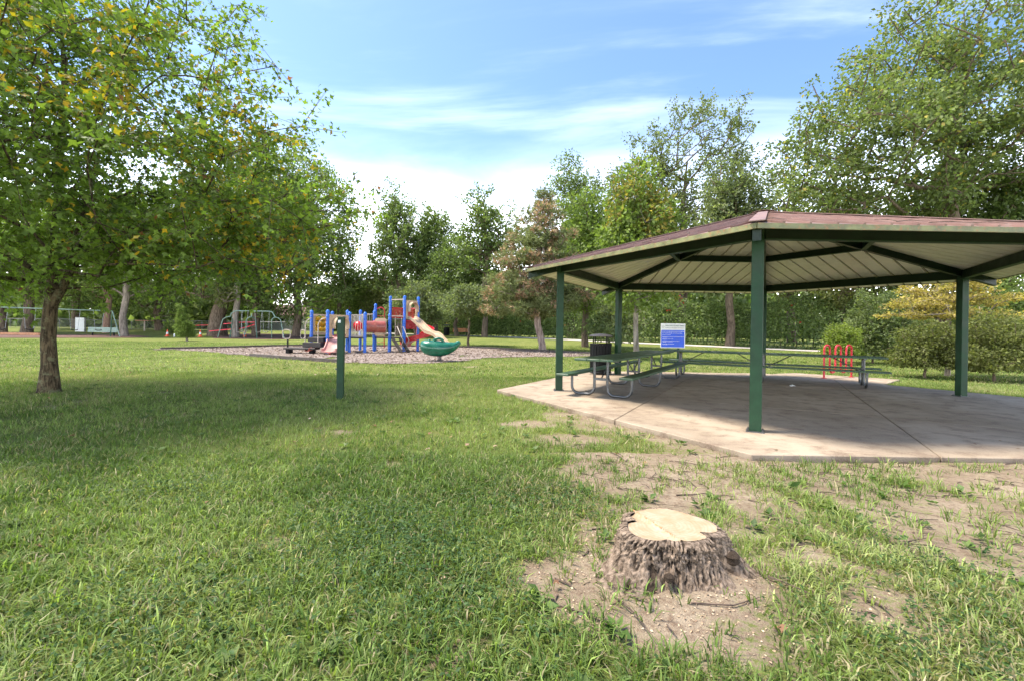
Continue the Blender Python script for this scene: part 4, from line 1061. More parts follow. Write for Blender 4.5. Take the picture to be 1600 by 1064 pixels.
# house beyond the road
yh = 84; xh = px_x(452, 500, yh); zh = gz(xh, yh)
hs = thing('house', (xh, yh, zh), 'pale single-storey house with brown roof beyond the playground trees', 'house')
MB().box((xh, yh, zh + 1.35), (12, 7, 2.7)).build('wall', M['house_wall'], hs)
V = [(xh - 6.5, yh - 4, zh + 2.6), (xh + 6.5, yh - 4, zh + 2.6), (xh + 6.5, yh + 4, zh + 2.6), (xh - 6.5, yh + 4, zh + 2.6), (xh - 6.5, yh, zh + 4.6), (xh + 6.5, yh, zh + 4.6)]
MB().add(V, [(0, 1, 5, 4), (2, 3, 4, 5), (0, 4, 3), (1, 2, 5), (0, 3, 2, 1)]).build('roof', M['house_roof'], hs)
for dx in (-3.5, 0.2, 3.4):
    wdo = MB().box((xh + dx, yh - 3.52, zh + 1.55), (1.3, 0.08, 1.1)).build('window', M['white'], hs)
    MB().box((xh + dx, yh - 3.57, zh + 1.55), (1.1, 0.03, 0.9)).build('pane', M['glass'], wdo)
# paper scrap on the slab
x, y = at(1239, 603, 0.0)
pp = tri_mesh('paper_scrap', np.array([(x - .07, y, .004), (x + .06, y - .03, .006), (x + .07, y + .05, .012), (x - .05, y + .06, .02), (x, y + .02, .045), (x + .03, y + .03, .03)]), np.array([(0, 1, 4), (1, 5, 4), (1, 2, 5), (2, 3, 5), (3, 4, 5), (3, 0, 4)]), mat=M['paper'])
tag(pp, 'crumpled scrap of white paper on the shelter slab', 'paper')

# ---------------------------------------------------------------- trees
def unit(a): return a / np.maximum(np.linalg.norm(a, axis=-1, keepdims=True), 1e-9)
LEAF = {
    'oval': (np.array([(0, 0, 0), (0.30, 0.42, 0.07), (0, 1, -0.06), (-0.30, 0.42, 0.07)]), np.array([(0, 1, 2), (0, 2, 3)])),
    'maple': (np.array([(0, 0, 0), (0.52, 0.40, -0.06), (0.17, 0.52, 0.05), (0, 1.0, -0.10), (-0.17, 0.52, 0.05), (-0.52, 0.40, -0.06)]), np.array([(0, 1, 2), (0, 2, 3), (0, 3, 4), (0, 4, 5)])),
    'needle': (np.array([(0.10, 0.1, 0), (-0.10, 0.1, 0), (0, 1, 0.1), (0.06, 0, 0.08), (0.10, 0.05, -0.08), (0.58, 0.8, 0.12), (-0.06, 0, 0.08), (-0.10, 0.05, -0.08), (-0.58, 0.8, -0.1), (0.10, 0, 0), (-0.09, 0.0, 0.06), (0.1, 0.65, 0.6)]),
               np.array([(0, 1, 2), (3, 4, 5), (6, 7, 8), (9, 10, 11)])),
}
def leaf_cloud(style, pos, size, direc, nrm, col, rg):
    """one triangle mesh holding every leaf: arrays of verts, tris, colours"""
    tv, tf = LEAF[style]; N = len(pos); k = len(tv)
    y = unit(direc); z = unit(nrm - y * np.sum(nrm * y, 1, keepdims=True)); x = np.cross(y, z)
    V = pos[:, None, :] + size[:, None, None] * (tv[None, :, 0:1] * x[:, None, :] + tv[None, :, 1:2] * y[:, None, :] + tv[None, :, 2:3] * z[:, None, :])
    T = (tf[None] + (np.arange(N) * k)[:, None, None]).reshape(-1, 3)
    C = np.repeat(col, k, axis=0)
    return V.reshape(-1, 3), T, C

def limb_mesh(P, par, rad, sides):
    """tubes along the skeleton: each chain follows its thickest child"""
    n = len(P); kids = [[] for _ in range(n)]
    for i in range(1, n): kids[par[i]].append(i)
    V, T = [], []; off = 0
    stack = [(0, -1)]
    ang = np.linspace(0, 2 * np.pi, sides, endpoint=False); ca, sa = np.cos(ang)[None, :, None], np.sin(ang)[None, :, None]
    while stack:
        i, p = stack.pop()
        ch = [i]
        while kids[ch[-1]]:
            ks = sorted(kids[ch[-1]], key=lambda c: -rad[c])
            for o in ks[1:]: stack.append((o, ch[-1]))
            ch.append(ks[0])
        pts = P[ch]; rr = rad[ch]
        if p >= 0:
            pts = np.concatenate([P[p][None], pts]); rr = np.concatenate([[rr[0] * 1.15], rr])
        if len(pts) < 2: continue
        t = unit(np.gradient(pts, axis=0))
        ref = np.where(np.abs(t[:, 2:3]) > 0.9, np.array([[1., 0, 0]]), np.array([[0, 0, 1.]]))
        if len(pts) > 1: ref = np.repeat(ref[:1], len(pts), 0)
        x = unit(np.cross(t, ref)); y = np.cross(t, x)
        ring = pts[:, None, :] + rr[:, None, None] * (ca * x[:, None, :] + sa * y[:, None, :])
        m = len(pts); V.append(ring.reshape(-1, 3))
        a = np.arange(m * sides).reshape(m, sides); b = np.roll(a, -1, 1)
        q = np.stack([a[:-1], b[:-1], b[1:], a[1:]], -1).reshape(-1, 4); T.append(q + off); off += m * sides
    return np.concatenate(V), np.concatenate(T)

def skeleton(trunk, targets, rg, seg=0.8, sag=0.10, low=2, wob=0.10, forks=()):
    P = list(np.asarray(trunk, float)); par = [-1] + list(range(len(P) - 1))
    for j, pl in forks:                                     # side stems that leave the trunk at node j
        prev = j
        for q in pl: P.append(np.asarray(q, float)); par.append(prev); prev = len(P) - 1
    nt = len(P)
    A = np.zeros((nt + len(targets) * 14, 3)); A[:nt] = P; n = nt
    base = np.asarray(trunk)
    d0 = np.min(np.linalg.norm(targets[:, None] - base[None, low:], axis=2), axis=1)
    for ti in np.argsort(d0):
        t = targets[ti]; d = A[:n] - t; dist = np.linalg.norm(d, axis=1)
        cost = dist + 1.1 * np.maximum(0, A[:n, 2] - t[2] + 0.25 * dist); cost[:low] += 50
        j = int(np.argmin(cost)); L = dist[j]; m = int(min(12, max(1, round(L / seg))))
        p0 = A[j]; out = unit((t - p0) * np.array([1, 1, 0.5])); mid = (p0 + t) / 2 + np.array([0, 0, sag * L]) + rg.normal(0, wob * 0.5 * L, 3) * np.array([1, 1, 0.6])
        prev = j
        for k in range(1, m + 1):
            u = k / m; q = (1 - u) ** 2 * p0 + 2 * u * (1 - u) * mid + u * u * t
            if k < m: q = q + rg.normal(0, wob * 0.25 * seg, 3)
            if n >= len(A): A = np.concatenate([A, np.zeros_like(A)])
            A[n] = q; par.append(prev); prev = n; n += 1
    return A[:n].copy(), np.array(par)

def limb_radii(P, par, r0, rmin, e=0.5):
    w = np.zeros(len(P)); has = np.zeros(len(P), bool); has[par[1:]] = True; w[~has] = 1
    for i in range(len(P) - 1, 0, -1): w[par[i]] += w[i]
    return np.maximum(rmin, r0 * (w / w[0]) ** e)

def crown_points(blobs, n, rg, mind=0.0, gap=0.0, shell=0.55):
    vol = np.array([b[3] * b[4] * b[5] for b in blobs]); out = []
    cnt = np.maximum(1, np.round(n * vol ** 0.8 / np.sum(vol ** 0.8))).astype(int)
    for b, c in zip(blobs, cnt):
        m = c * 6; u = unit(rg.normal(size=(m, 3))); r = (shell ** 3 + (1 - shell ** 3) * rg.random(m)) ** (1 / 3) if rg.random() < 2 else 0
        inner = rg.random(m) < 0.22; r = np.where(inner, rg.random(m) ** 0.5 * shell, r)
        lump = 0.80 + 0.40 * fbm(u[:, 0] * 2.1 + u[:, 2] * 1.3, u[:, 1] * 2.1 - u[:, 2], 0.8, int(abs(b[0] * 7 + b[1])) % 60)
        p = np.array(b[:3]) + u * (r * lump)[:, None] * np.array(b[3:6])
        keep = []
        for q in p:
            if len(keep) >= c: break
            if not keep or mind == 0 or np.min(np.sum((np.array(keep) - q) ** 2, 1)) > mind * mind: keep.append(q)
        out += keep
    return np.array(out)

def palette(cols, n, rg, spread=0.22, mixk=None):
    cols = np.array(cols); k = rg.random(n) * (len(cols) - 1) if mixk is None else np.clip(mixk, 0, 0.999) * (len(cols) - 1)
    i = k.astype(int); f = (k - i)[:, None]; i2 = np.minimum(i + 1, len(cols) - 1)
    return np.clip((cols[i] * (1 - f) + cols[i2] * f) * np.exp(rg.normal(0, spread, (n, 1))), 0.004, 0.9)

TREES = 'trees of the park'
def tree(name, label, x, y, height, r0, blobs, n, per, rc, size, cols, bark='bark_brown', style='oval', seed=1, trunk_top=0.7, fork=None, lean=(0, 0), mind=0.6,
         flat=0.75, droop=0.25, up=0.5, sides=6, rmin=0.015, mat='leaf_far', spread=0.22, cat='tree', group=TREES, sag=0.10, bare=0.0, colfn=None, low=2, seg=0.9, shell=0.55, trunk=None, spray=0.0, flare=1.35, dens=1.0, twigs=0.0):
    rg = np.random.default_rng(seed)
    z0 = float(ground_z(x, y)); base = np.array([x, y, z0])
    t = thing(name, (x, y, z0), label, cat, group)
    if trunk is None:
        k = 7; us = np.linspace(0, 1, k)
        trunk = [base + np.array([lean[0] * u ** 1.3, lean[1] * u ** 1.3, height * trunk_top * u - (0.25 if u == 0 else 0)]) + (rg.normal(0, 0.012 * height, 3) * np.array([1, 1, 0]) if 0 < u else 0) for u in us]
    else: trunk = [base + np.array(q) for q in trunk]
    B = [(b[0] + x, b[1] + y, b[2] + z0, b[3], b[4], b[5]) for b in blobs]
    tg = crown_points(B, n, rg, mind, shell=shell)
    tg[:, 2] = np.maximum(tg[:, 2], z0 + 0.5)
    P, par = skeleton(np.array(trunk), tg, rg, seg=seg, sag=sag, low=low, forks=[(j, [base + np.array(q) for q in pl]) for j, pl in (fork or ())])
    rad = limb_radii(P, par, r0, rmin)
    for j, fl_ in enumerate(flare if hasattr(flare, '__len__') else [flare]): rad[j] *= fl_
    LV, LT = limb_mesh(P, par, rad, sides)
    if bare: tg = tg[rg.random(len(tg)) > bare]
    m = len(tg); cs = rg.uniform(0.7, 1.3, m)
    ci = np.repeat(np.arange(m), np.maximum(3, (per * dens * cs ** 2).astype(int))); N = len(ci)
    o = unit(rg.normal(size=(N, 3))) * (rg.random(N) ** 0.45)[:, None] * np.array([1, 1, flat]) * (rc * cs[ci])[:, None]
    if spray:                                               # leaves strung along upswept or spreading twigs
        tw = unit(rg.normal(size=(m, 5, 3)) * np.array([1, 1, 0.7]) + np.array([0, 0, spray]))
        if twigs:
            A0 = np.repeat(tg, 5, 0); A1 = A0 + tw.reshape(-1, 3) * (1.45 * rc * np.repeat(cs, 5))[:, None]; e1 = unit(np.cross(A1 - A0, rg.normal(size=A0.shape))); e2 = unit(np.cross(A1 - A0, e1))
            tv_ = np.stack([A0 + (e1 * math.cos(q) + e2 * math.sin(q)) * twigs for q in (0, 2.1, 4.2)] + [A1 + (e1 * math.cos(q) + e2 * math.sin(q)) * twigs * 0.4 for q in (0, 2.1, 4.2)], 1).reshape(-1, 3)
            tf_ = (np.array([(0, 1, 4, 3), (1, 2, 5, 4), (2, 0, 3, 5)])[None] + (np.arange(len(A0)) * 6)[:, None, None]).reshape(-1, 4)
            LV, LT = np.concatenate([LV, tv_]), np.concatenate([LT, tf_ + len(LV)])
        o = tw[ci, rg.integers(0, 5, N)] * (rg.random(N) * 1.5 * rc * cs[ci])[:, None] + o * 0.35
    pos = tg[ci] + o
    cen = np.mean(tg, 0); outw = unit(pos - cen)
    nr = unit(rg.normal(size=(N, 3)) * 0.8 + np.array([0, 0, up]) + outw * 0.35)
    di = unit(rg.normal(size=(N, 3)) * 0.9 + outw * 0.5 + unit(o + 1e-6) * 0.6 - np.array([0, 0, droop]))
    ck = np.clip(rg.normal(0.5, 0.22, m)[ci] * 0.6 + rg.random(N) * 0.4, 0, 1)
    col = palette(cols, N, rg, spread, ck)
    if colfn is not None: col = colfn(pos, col, rg, ci)
    V, T, C = leaf_cloud(style, pos, size * rg.uniform(0.7, 1.3, N), di, nr, col, rg)
    tri_mesh('trunk', LV, LT, mat=M[bark], parent=t, smooth_shade=True)
    c = tri_mesh('crown', V, T, C, M[mat], t)
    c['kind'] = 'stuff'
    return t

G_MID = [(0.073, 0.11, 0.029), (0.122, 0.168, 0.049), (0.183, 0.229, 0.076)]
G_DARK = [(0.068, 0.104, 0.029), (0.112, 0.156, 0.047), (0.166, 0.216, 0.073)]
G_LIGHT = [(0.094, 0.143, 0.026), (0.143, 0.2, 0.042), (0.204, 0.253, 0.061)]
G_OLIVE = [(0.085, 0.101, 0.028), (0.136, 0.153, 0.045), (0.195, 0.206, 0.068)]
G_GREY = [(0.086, 0.11, 0.046), (0.136, 0.166, 0.071), (0.196, 0.224, 0.106)]

# the near maple
mx0, my0 = -8.72, 8.55
maple_trunk = [(0, 0, -0.2), (0, 0, 0.05), (0.0, 0, 0.5), (-0.03, 0, 1.0), (-0.02, 0.02, 1.55), (0.02, 0.02, 2.1), (0.0, 0.05, 2.8), (0.06, 0.05, 3.6), (0.02, 0.1, 4.6), (0.1, 0.1, 5.8), (0.0, 0.1, 7.2)]
def maple_cols(pos, col, rg, ci):
    k = np.exp(-(((pos[:, 0] + 5.4) / 1.7) ** 2 + ((pos[:, 2] - 4.75) / 1.0) ** 2)) + 0.85 * np.exp(-(((pos[:, 0] + 4.7) / 1.1) ** 2 + ((pos[:, 2] - 2.5) / 0.55) ** 2)) + 0.7 * np.exp(-(((pos[:, 0] + 6.3) / 0.9) ** 2 + ((pos[:, 2] - 6.2) / 0.6) ** 2))
    k = k * smooth((fbm(pos[:, 0] + pos[:, 2] * 0.7, pos[:, 1] + pos[:, 2], 0.9, 71) - 0.34) / 0.22)
    hit = rg.random(len(pos)) < np.clip(k * 0.5, 0, 0.42)
    ylw = palette([(0.24, 0.23, 0.022), (0.36, 0.28, 0.022), (0.42, 0.25, 0.025)], len(pos), rg, 0.15)
    brn = rg.random(len(pos)) < 0.006
    out = np.where(hit[:, None], ylw, col); out[brn] = (0.20, 0.09, 0.04)
    return out
tree('maple_tree', 'near maple with mottled bark and yellowing leaves over the lawn', mx0, my0, 9.6, 0.108,
     [(0.2, -0.2, 3.6, 4.9, 4.5, 1.5), (0.5, -0.3, 4.9, 4.75, 4.3, 1.7), (0.1, 0, 6.5, 4.2, 4.0, 1.9), (-0.4, 0, 8.0, 3.4, 3.2, 1.6), (0.4, -3.2, 4.3, 3.6, 2.2, 1.8), (-0.6, -1.0, 2.7, 4.6, 3.4, 0.75), (2.2, 0.2, 2.75, 3.0, 2.6, 0.8), (4.5, -0.3, 3.7, 1.5, 2.0, 1.2), (3.9, -0.2, 2.9, 1.4, 1.8, 0.7)],
     720, 100, 0.50, 0.094, [(0.085, 0.140, 0.022), (0.135, 0.205, 0.033), (0.198, 0.268, 0.050)], 'bark_maple', 'maple', 5, trunk=maple_trunk, fork=[(4, [(0.22, 0.0, 1.95), (0.42, -0.02, 2.35), (0.50, -0.05, 2.9), (0.75, -0.1, 3.6), (1.1, -0.2, 4.6)]), (5, [(-0.5, -0.1, 2.45), (-1.1, -0.2, 2.65), (-1.9, -0.4, 2.8)]), (6, [(0.3, 0.1, 3.15), (0.6, 0.1, 3.45), (1.3, 0.3, 3.9)])], mind=0.42, flat=0.5, droop=0.35, up=0.9,
     sides=9, rmin=0.008, mat='leaf', colfn=maple_cols, low=5, seg=0.55, shell=0.45, spray=0.12, twigs=0.006, sag=0.06, flare=[2.4, 1.6, 1.15, 1.05])

def dx(px, Y, py=500): return px_x(px, py, Y)
def hz_(px, py, Y): return px_z(px, py, Y) - float(ground_z(px_x(px, py, Y), Y))
def simple(name, label, px, Y, top, hw, bot, n, per, rc, size, cols, seed, hb=1.0, **k):
    """tree from its trunk's bearing, distance, top and half-width as surveyed"""
    x = dx(px, Y); H = hz_(px, top, Y); w = hw * Y / F_PX; zb = max(0.8, hz_(px, bot, Y)); ch = H - zb
    blobs = k.pop('blobs', None) or [(0, 0, zb + ch * 0.30, w, w * 0.9, ch * 0.34), (w * 0.12, 0, zb + ch * 0.55, w * 0.88, w * 0.8, ch * 0.30), (-w * 0.1, 0, zb + ch * 0.80, w * 0.55, w * 0.55, ch * 0.22)]
    k.setdefault('dens', 1.15)
    return tree(name, label, x, Y, H, k.pop('r0', 0.02 * H), blobs, n, per, rc * 1.1, size * 1.3, cols, seed=seed, **k)

# right of the shelter: cottonwood and the trees round it
cw = tree('broadleaf_tree', 'huge spreading tree towering over the shelter roof at the picture edge', 29.5, 28.5, 24, 0.40,
     [(-9.2, -1, 12.5, 4.6, 5, 3.2), (-6.0, 0, 15.8, 5.2, 6, 3.6), (-1.0, 0, 19.5, 6.0, 6, 3.8), (-1.5, -2, 13.5, 6.0, 5, 3.4), (4.5, 0, 15.5, 6, 6, 5), (-5.2, 0, 9.9, 4.2, 4, 2.2), (-10.8, -0.5, 9.6, 2.6, 3, 2.0)],
     540, 92, 0.95, 0.235, [(0.078, 0.106, 0.030), (0.122, 0.160, 0.046), (0.185, 0.225, 0.074)], 'bark_brown', seed=11, mind=0.95, trunk=[(0, 0, -0.3), (-0.2, 0, 2), (-0.6, 0, 4), (-1.3, 0, 6.5), (-2.0, 0, 9), (-2.3, 0, 12), (-1.6, 0, 15), (-1.0, 0, 18)],
     spread=0.25, rmin=0.035, sides=7, low=3, sag=0.05, colfn=lambda p, c, rg, ci: np.where((rg.random(len(p)) < 0.03)[:, None], palette([(0.33, 0.27, 0.05), (0.40, 0.32, 0.07)], len(p), rg), c))
simple('broadleaf_tree', 'dense green tree showing above the roof near its right end', 1570, 30, 238, 95, 480, 190, 80, 0.85, 0.20, G_MID, 12, bark='bark_brown', mind=0.8)
simple('broadleaf_tree', 'bushy green tree rising over the middle of the long roof edge', 1462, 32, 262, 85, 480, 180, 80, 0.85, 0.20, G_MID, 13, mind=0.8)
simple('broadleaf_tree', 'olive green tree just right of the roof peak', 1322, 35, 282, 75, 480, 170, 75, 0.9, 0.20, G_OLIVE, 14, mind=0.8)
simple('broadleaf_tree', 'thin grey-green tree behind the roof peak', 1238, 44, 262, 62, 470, 130, 60, 0.95, 0.22, G_OLIVE, 15, mind=0.9)
simple('broadleaf_tree', 'tall airy tree with bare fanning limbs against the sky', 1068, 46, 132, 128, 470, 400, 70, 0.95, 0.20, [(0.075, 0.095, 0.034), (0.118, 0.145, 0.052), (0.170, 0.195, 0.076)], 16, bark='bark_brown', mind=1.0, spray=1.2, rmin=0.04, r0=0.42,
       blobs=[(0, 0, 8.5, 8.0, 6, 3.0), (-4.6, 0, 14.5, 4.0, 4, 4.4), (1.2, 0, 17.5, 4.8, 4, 6.2), (5.6, 0, 14.5, 3.2, 3.5, 4.8), (0, 0, 12.0, 6, 5, 3.5), (-2.6, 0, 18.6, 2.2, 2, 2.8), (4.6, 0, 20.0, 2.0, 2, 3.0), (-7.0, 0, 12.5, 2.4, 2.6, 3.6), (-6.6, 0, 9.0, 2.6, 3, 2.4)], sag=-0.02, shell=0.5)
simple('broadleaf_tree', 'grey-green full-crowned tree left of the roof peak', 1140, 37, 262, 66, 460, 190, 72, 0.85, 0.20, G_GREY, 17, mind=0.75, spray=0.6)
simple('broadleaf_tree', 'tall narrow dark tree standing behind the pine', 893, 50, 246, 50, 470, 170, 70, 0.95, 0.22, G_MID, 18, mind=0.8)
simple('broadleaf_tree', 'bright light-green young tree with thin trunk behind the litter bin', 996, 21.6, 262, 66, 478, 200, 62, 0.55, 0.15, G_LIGHT, 19, bark='bark_grey', mind=0.5, r0=0.12, rmin=0.012, trunk_top=0.8,
       colfn=lambda p, c, rg, ci: np.where(((rg.random(len(p)) < 0.5) & (fbm(p[:, 0], p[:, 2], 1.2, 5) > 0.58))[:, None], palette([(0.20, 0.19, 0.04), (0.30, 0.22, 0.06)], len(p), rg), c))
simple('broadleaf_tree', 'light-green leafy tree just above the left eave of the shelter', 915, 33, 300, 48, 480, 150, 62, 0.75, 0.18, G_LIGHT, 20, mind=0.65)
simple('small_tree', 'low pale-leaved small tree between the bin and the hedge', 968, 29, 465, 46, 530, 70, 60, 0.5, 0.15, [(0.10, 0.14, 0.05), (0.17, 0.21, 0.09), (0.27, 0.30, 0.16)], 21, bark='bark_brown', mind=0.4, r0=0.10, trunk_top=0.5)

# the browning pine
py_, pxx = 28.4, dx(846.5, 28.4, 540)
def pine_cols(p, c, rg, ci):
    k = (fbm(p[:, 0] * 1.1, p[:, 2], 0.9, 77) > 0.51) & (rg.random(len(p)) < 0.52)
    return np.where(k[:, None], palette([(0.26, 0.145, 0.09), (0.38, 0.24, 0.155), (0.48, 0.35, 0.23)], len(p), rg, 0.18), c)
tree('pine_tree', 'leaning pine with browning needles and forked pinkish trunk', pxx, py_, 10.1, 0.24,
     [(-1.0, 0, 2.9, 3.1, 2.4, 0.75), (-1.0, 0, 4.0, 3.1, 2.6, 0.9), (-0.6, 0, 5.4, 2.7, 2.3, 0.9), (-0.4, 0, 6.8, 2.1, 1.9, 0.9), (-0.2, 0, 8.2, 1.4, 1.3, 0.9), (0.0, 0, 9.3, 0.7, 0.7, 0.8), (0.9, 0, 3.6, 1.9, 1.7, 1.1)],
     270, 50, 0.55, 0.28, [(0.11, 0.135, 0.05), (0.17, 0.195, 0.08), (0.25, 0.27, 0.12)], 'bark_pine', 'needle', 22, mat='needle', mind=0.45, flat=0.5, trunk=[(0.05, 0, -0.2), (0.02, 0, 0.4), (-0.12, 0, 1.0), (-0.28, 0, 1.6), (-0.30, 0, 2.3), (-0.25, 0, 3.2), (-0.3, 0, 4.6), (-0.25, 0, 6.2), (-0.15, 0, 7.8), (0, 0, 9.5)],
     colfn=pine_cols, low=3, seg=0.6, sag=-0.03, rmin=0.018, up=0.3, droop=0.0, flare=1.25)

# centre
simple('broadleaf_tree', 'airy tree with visible trunk left of the pine', 757, 47, 302, 52, 440, 120, 66, 0.8, 0.22, G_MID, 23, bark='bark_brown', mind=0.75, spray=0.3, trunk_top=0.85)
simple('broadleaf_tree', 'feathery tree with pointed top behind the slides', 622, 52, 306, 52, 470, 210, 72, 0.85, 0.21, G_MID, 24, mind=0.7, spray=1.6)
simple('broadleaf_tree', 'feathery shorter tree to the right of the pointed one', 680, 54, 328, 42, 470, 160, 70, 0.85, 0.21, G_MID, 25, mind=0.7, spray=1.6)
simple('broadleaf_tree', 'broad dark-green tree filling the gap above the orange bench', 715, 50, 372, 62, 488, 170, 72, 0.85, 0.21, G_DARK, 26, mind=0.7)
simple('small_tree', 'round grey-green tree directly behind the play tower', 648, 44, 442, 52, 505, 110, 70, 0.7, 0.18, G_GREY, 27, mind=0.55, r0=0.14, trunk_top=0.5)
simple('small_tree', 'small two-stemmed tree in front of the orange bench', 733, 32, 445, 50, 492, 105, 66, 0.45, 0.14, G_GREY, 28, mind=0.4, r0=0.09, trunk_top=0.45, bark='bark_brown', rmin=0.012)
simple('small_tree', 'pale leafy small tree behind the tic-tac-toe panel', 545, 57, 405, 46, 502, 100, 66, 0.9, 0.22, G_LIGHT, 29, mind=0.7)
simple('small_tree', 'olive small tree beside the reddish utility pole', 598, 56, 420, 40, 500, 90, 62, 0.9, 0.22, G_OLIVE, 30, mind=0.7)
simple('broadleaf_tree', 'slender half-bare tree at the left edge of the sky gap', 531, 56, 332, 28, 452, 75, 26, 0.7, 0.20, G_OLIVE, 31, bark='bark_brown', mind=0.5, trunk_top=0.95, r0=0.26, rmin=0.03, shell=0.3)

# left, behind the swings
simple('broadleaf_tree', 'big full-crowned green tree rising just right of the near maple', 462, 52, 225, 98, 490, 380, 80, 1.0, 0.22, G_MID, 32, mind=0.85, r0=0.38)
simple('broadleaf_tree', 'dark tree with dense low crown over the arch-legged swings', 400, 51, 215, 75, 480, 290, 76, 1.0, 0.22, G_DARK, 33, mind=0.85, r0=0.36)
simple('broadleaf_tree', 'light-barked tree with bare dead twigs beside the arch swing frame', 369, 48.5, 330, 42, 470, 60, 50, 0.7, 0.20, G_OLIVE, 34, bark='bark_grey', mind=0.6, r0=0.30, trunk_top=0.9, rmin=0.03)
simple('broadleaf_tree', 'thick leaning trunk tree behind the young conifer', 340, 50.5, 250, 90, 470, 260, 70, 1.05, 0.23, G_DARK, 35, mind=0.9, r0=0.72, lean=(1.6, 0), flare=1.5)
simple('broadleaf_tree', 'pale straight-trunked tree beside the green bench', 195, 47, 300, 80, 455, 150, 62, 0.95, 0.21, G_MID, 36, bark='bark_grey', mind=0.85, r0=0.30, trunk_top=0.8)
simple('broadleaf_tree', 'reddish-trunked tree directly behind the green bench', 166, 53, 290, 70, 462, 160, 62, 1.0, 0.22, G_MID, 37, bark='bark_red', mind=0.85, r0=0.30)
simple('broadleaf_tree', 'stout brown-trunked tree left of the near maple trunk', 41, 50, 290, 90, 462, 190, 62, 1.0, 0.22, G_LIGHT, 38, bark='bark_brown', mind=0.85, r0=0.45)
simple('broadleaf_tree', 'forked tree at the far left edge of the lawn', 4, 50.5, 300, 80, 455, 170, 60, 1.0, 0.22, G_LIGHT, 39, bark='bark_brown', mind=0.85, r0=0.36, lean=(-1.0, 0))
simple('broadleaf_tree', 'dark tree deep in the shade behind the tray table', 250, 60, 290, 90, 490, 210, 66, 1.2, 0.26, G_DARK, 40, mind=1.0, r0=0.4)
simple('broadleaf_tree', 'dark tree behind the white gate panel', 120, 62, 290, 90, 490, 210, 66, 1.2, 0.26, G_DARK, 41, mind=1.0, r0=0.4)

# young conifer on the lawn
yc = 36.0; xc = dx(293, yc, 530)
tree('conifer_sapling', 'small bushy young conifer standing alone in front of the cones', xc, yc, 3.0, 0.07,
     [(-0.12, 0, 0.45, 0.55, 0.5, 0.3), (-0.25, 0, 0.8, 0.70, 0.62, 0.45), (-0.3, 0, 1.25, 0.62, 0.55, 0.4), (-0.42, 0, 1.75, 0.42, 0.4, 0.4), (-0.6, 0, 2.3, 0.22, 0.2, 0.4), (-0.72, 0, 2.75, 0.08, 0.08, 0.25)],
     125, 44, 0.2, 0.16, G_LIGHT, 'bark_grey', 'needle', 42, mat='needle', mind=0.14, seg=0.3, rmin=0.008, lean=(-0.75, 0), trunk_top=0.95, group=None, shell=0.3, low=1)

# shrubs round the right-hand lawn
SHR = 'shrubs of the park'
def shrub(name, label, x, y, w, h, n, per, rc, size, cols, seed, style='oval', mat='leaf_far', **k):
    return tree(name, label, x, y, h, k.pop('r0', 0.05), k.pop('blobs', None) or [(0, 0, h * 0.34, w, w * 0.85, h * 0.36), (0.1 * w, 0, h * 0.68, w * 0.8, w * 0.7, h * 0.30)], n, per, rc, size, cols, 'bark_brown', style, seed, mat=mat, cat='shrub', group=SHR,
                mind=k.pop('mind', 0.22), seg=0.4, rmin=0.008, low=0, trunk_top=0.45, sides=4, **k)
shrub('juniper_shrub', 'rounded juniper bush left of the right-hand shelter post', dx(1445, 14.2, 550), 14.2, 0.95, 1.75, 130, 80, 0.24, 0.075, G_OLIVE, 51)
shrub('juniper_shrub', 'larger juniper bush at the picture edge right of the shelter post', dx(1555, 13.4, 550), 13.4, 1.25, 2.0, 190, 85, 0.26, 0.075, G_OLIVE, 52)
def orange_cols(p, c, rg, ci): return c
tree('amber_tree', 'layered small tree with amber leaves above the juniper bushes', dx(1480, 15.0, 560), 15.0, 3.5, 0.07,
     [(0.2, 0, 2.0, 2.2, 1.4, 0.18), (-0.9, 0, 2.40, 1.2, 1.2, 0.2), (0.9, 0, 2.52, 1.6, 1.2, 0.22), (-0.2, 0, 2.85, 1.4, 1.2, 0.22), (0.5, 0, 3.15, 1.0, 0.9, 0.22), (0, 0, 3.45, 0.6, 0.6, 0.2)],
     210, 46, 0.24, 0.085, [(0.20, 0.20, 0.06), (0.34, 0.27, 0.08), (0.42, 0.33, 0.13)], 'bark_grey', 'oval', 53, mat='leaf', mind=0.2, flat=0.32, up=1.4, droop=0.1, seg=0.4, rmin=0.007, sag=0.02, group=None, shell=0.2)
shrub('feathery_shrub', 'tall feathery light shrub behind the bike rack', dx(1365, 21, 520), 21, 1.7, 3.2, 170, 66, 0.36, 0.12, [(0.075, 0.105, 0.035), (0.125, 0.160, 0.058), (0.19, 0.22, 0.09)], 54, spray=1.2)
shrub('bright_shrub', 'small bright yellow-green shrub directly behind the bike rack', dx(1316, 20, 520), 20, 0.78, 1.75, 70, 60, 0.25, 0.10, [(0.10, 0.15, 0.025), (0.17, 0.22, 0.04), (0.24, 0.28, 0.06)], 55)
shrub('round_shrub', 'dark rounded evergreen shrub by the traffic cone', dx(269, 52, 510), 52, 0.95, 1.6, 60, 60, 0.35, 0.16, G_DARK, 56)
shrub('leafy_shrub', 'dark leafy shrub between the feathery shrub and the junipers', dx(1405, 24, 520), 24, 1.4, 2.6, 90, 60, 0.4, 0.14, G_DARK, 57)
shrub('leafy_shrub', 'dark leafy shrub at the picture edge behind the amber tree', dx(1590, 20, 520), 20, 2.2, 4.2, 150, 66, 0.5, 0.15, G_MID, 58)

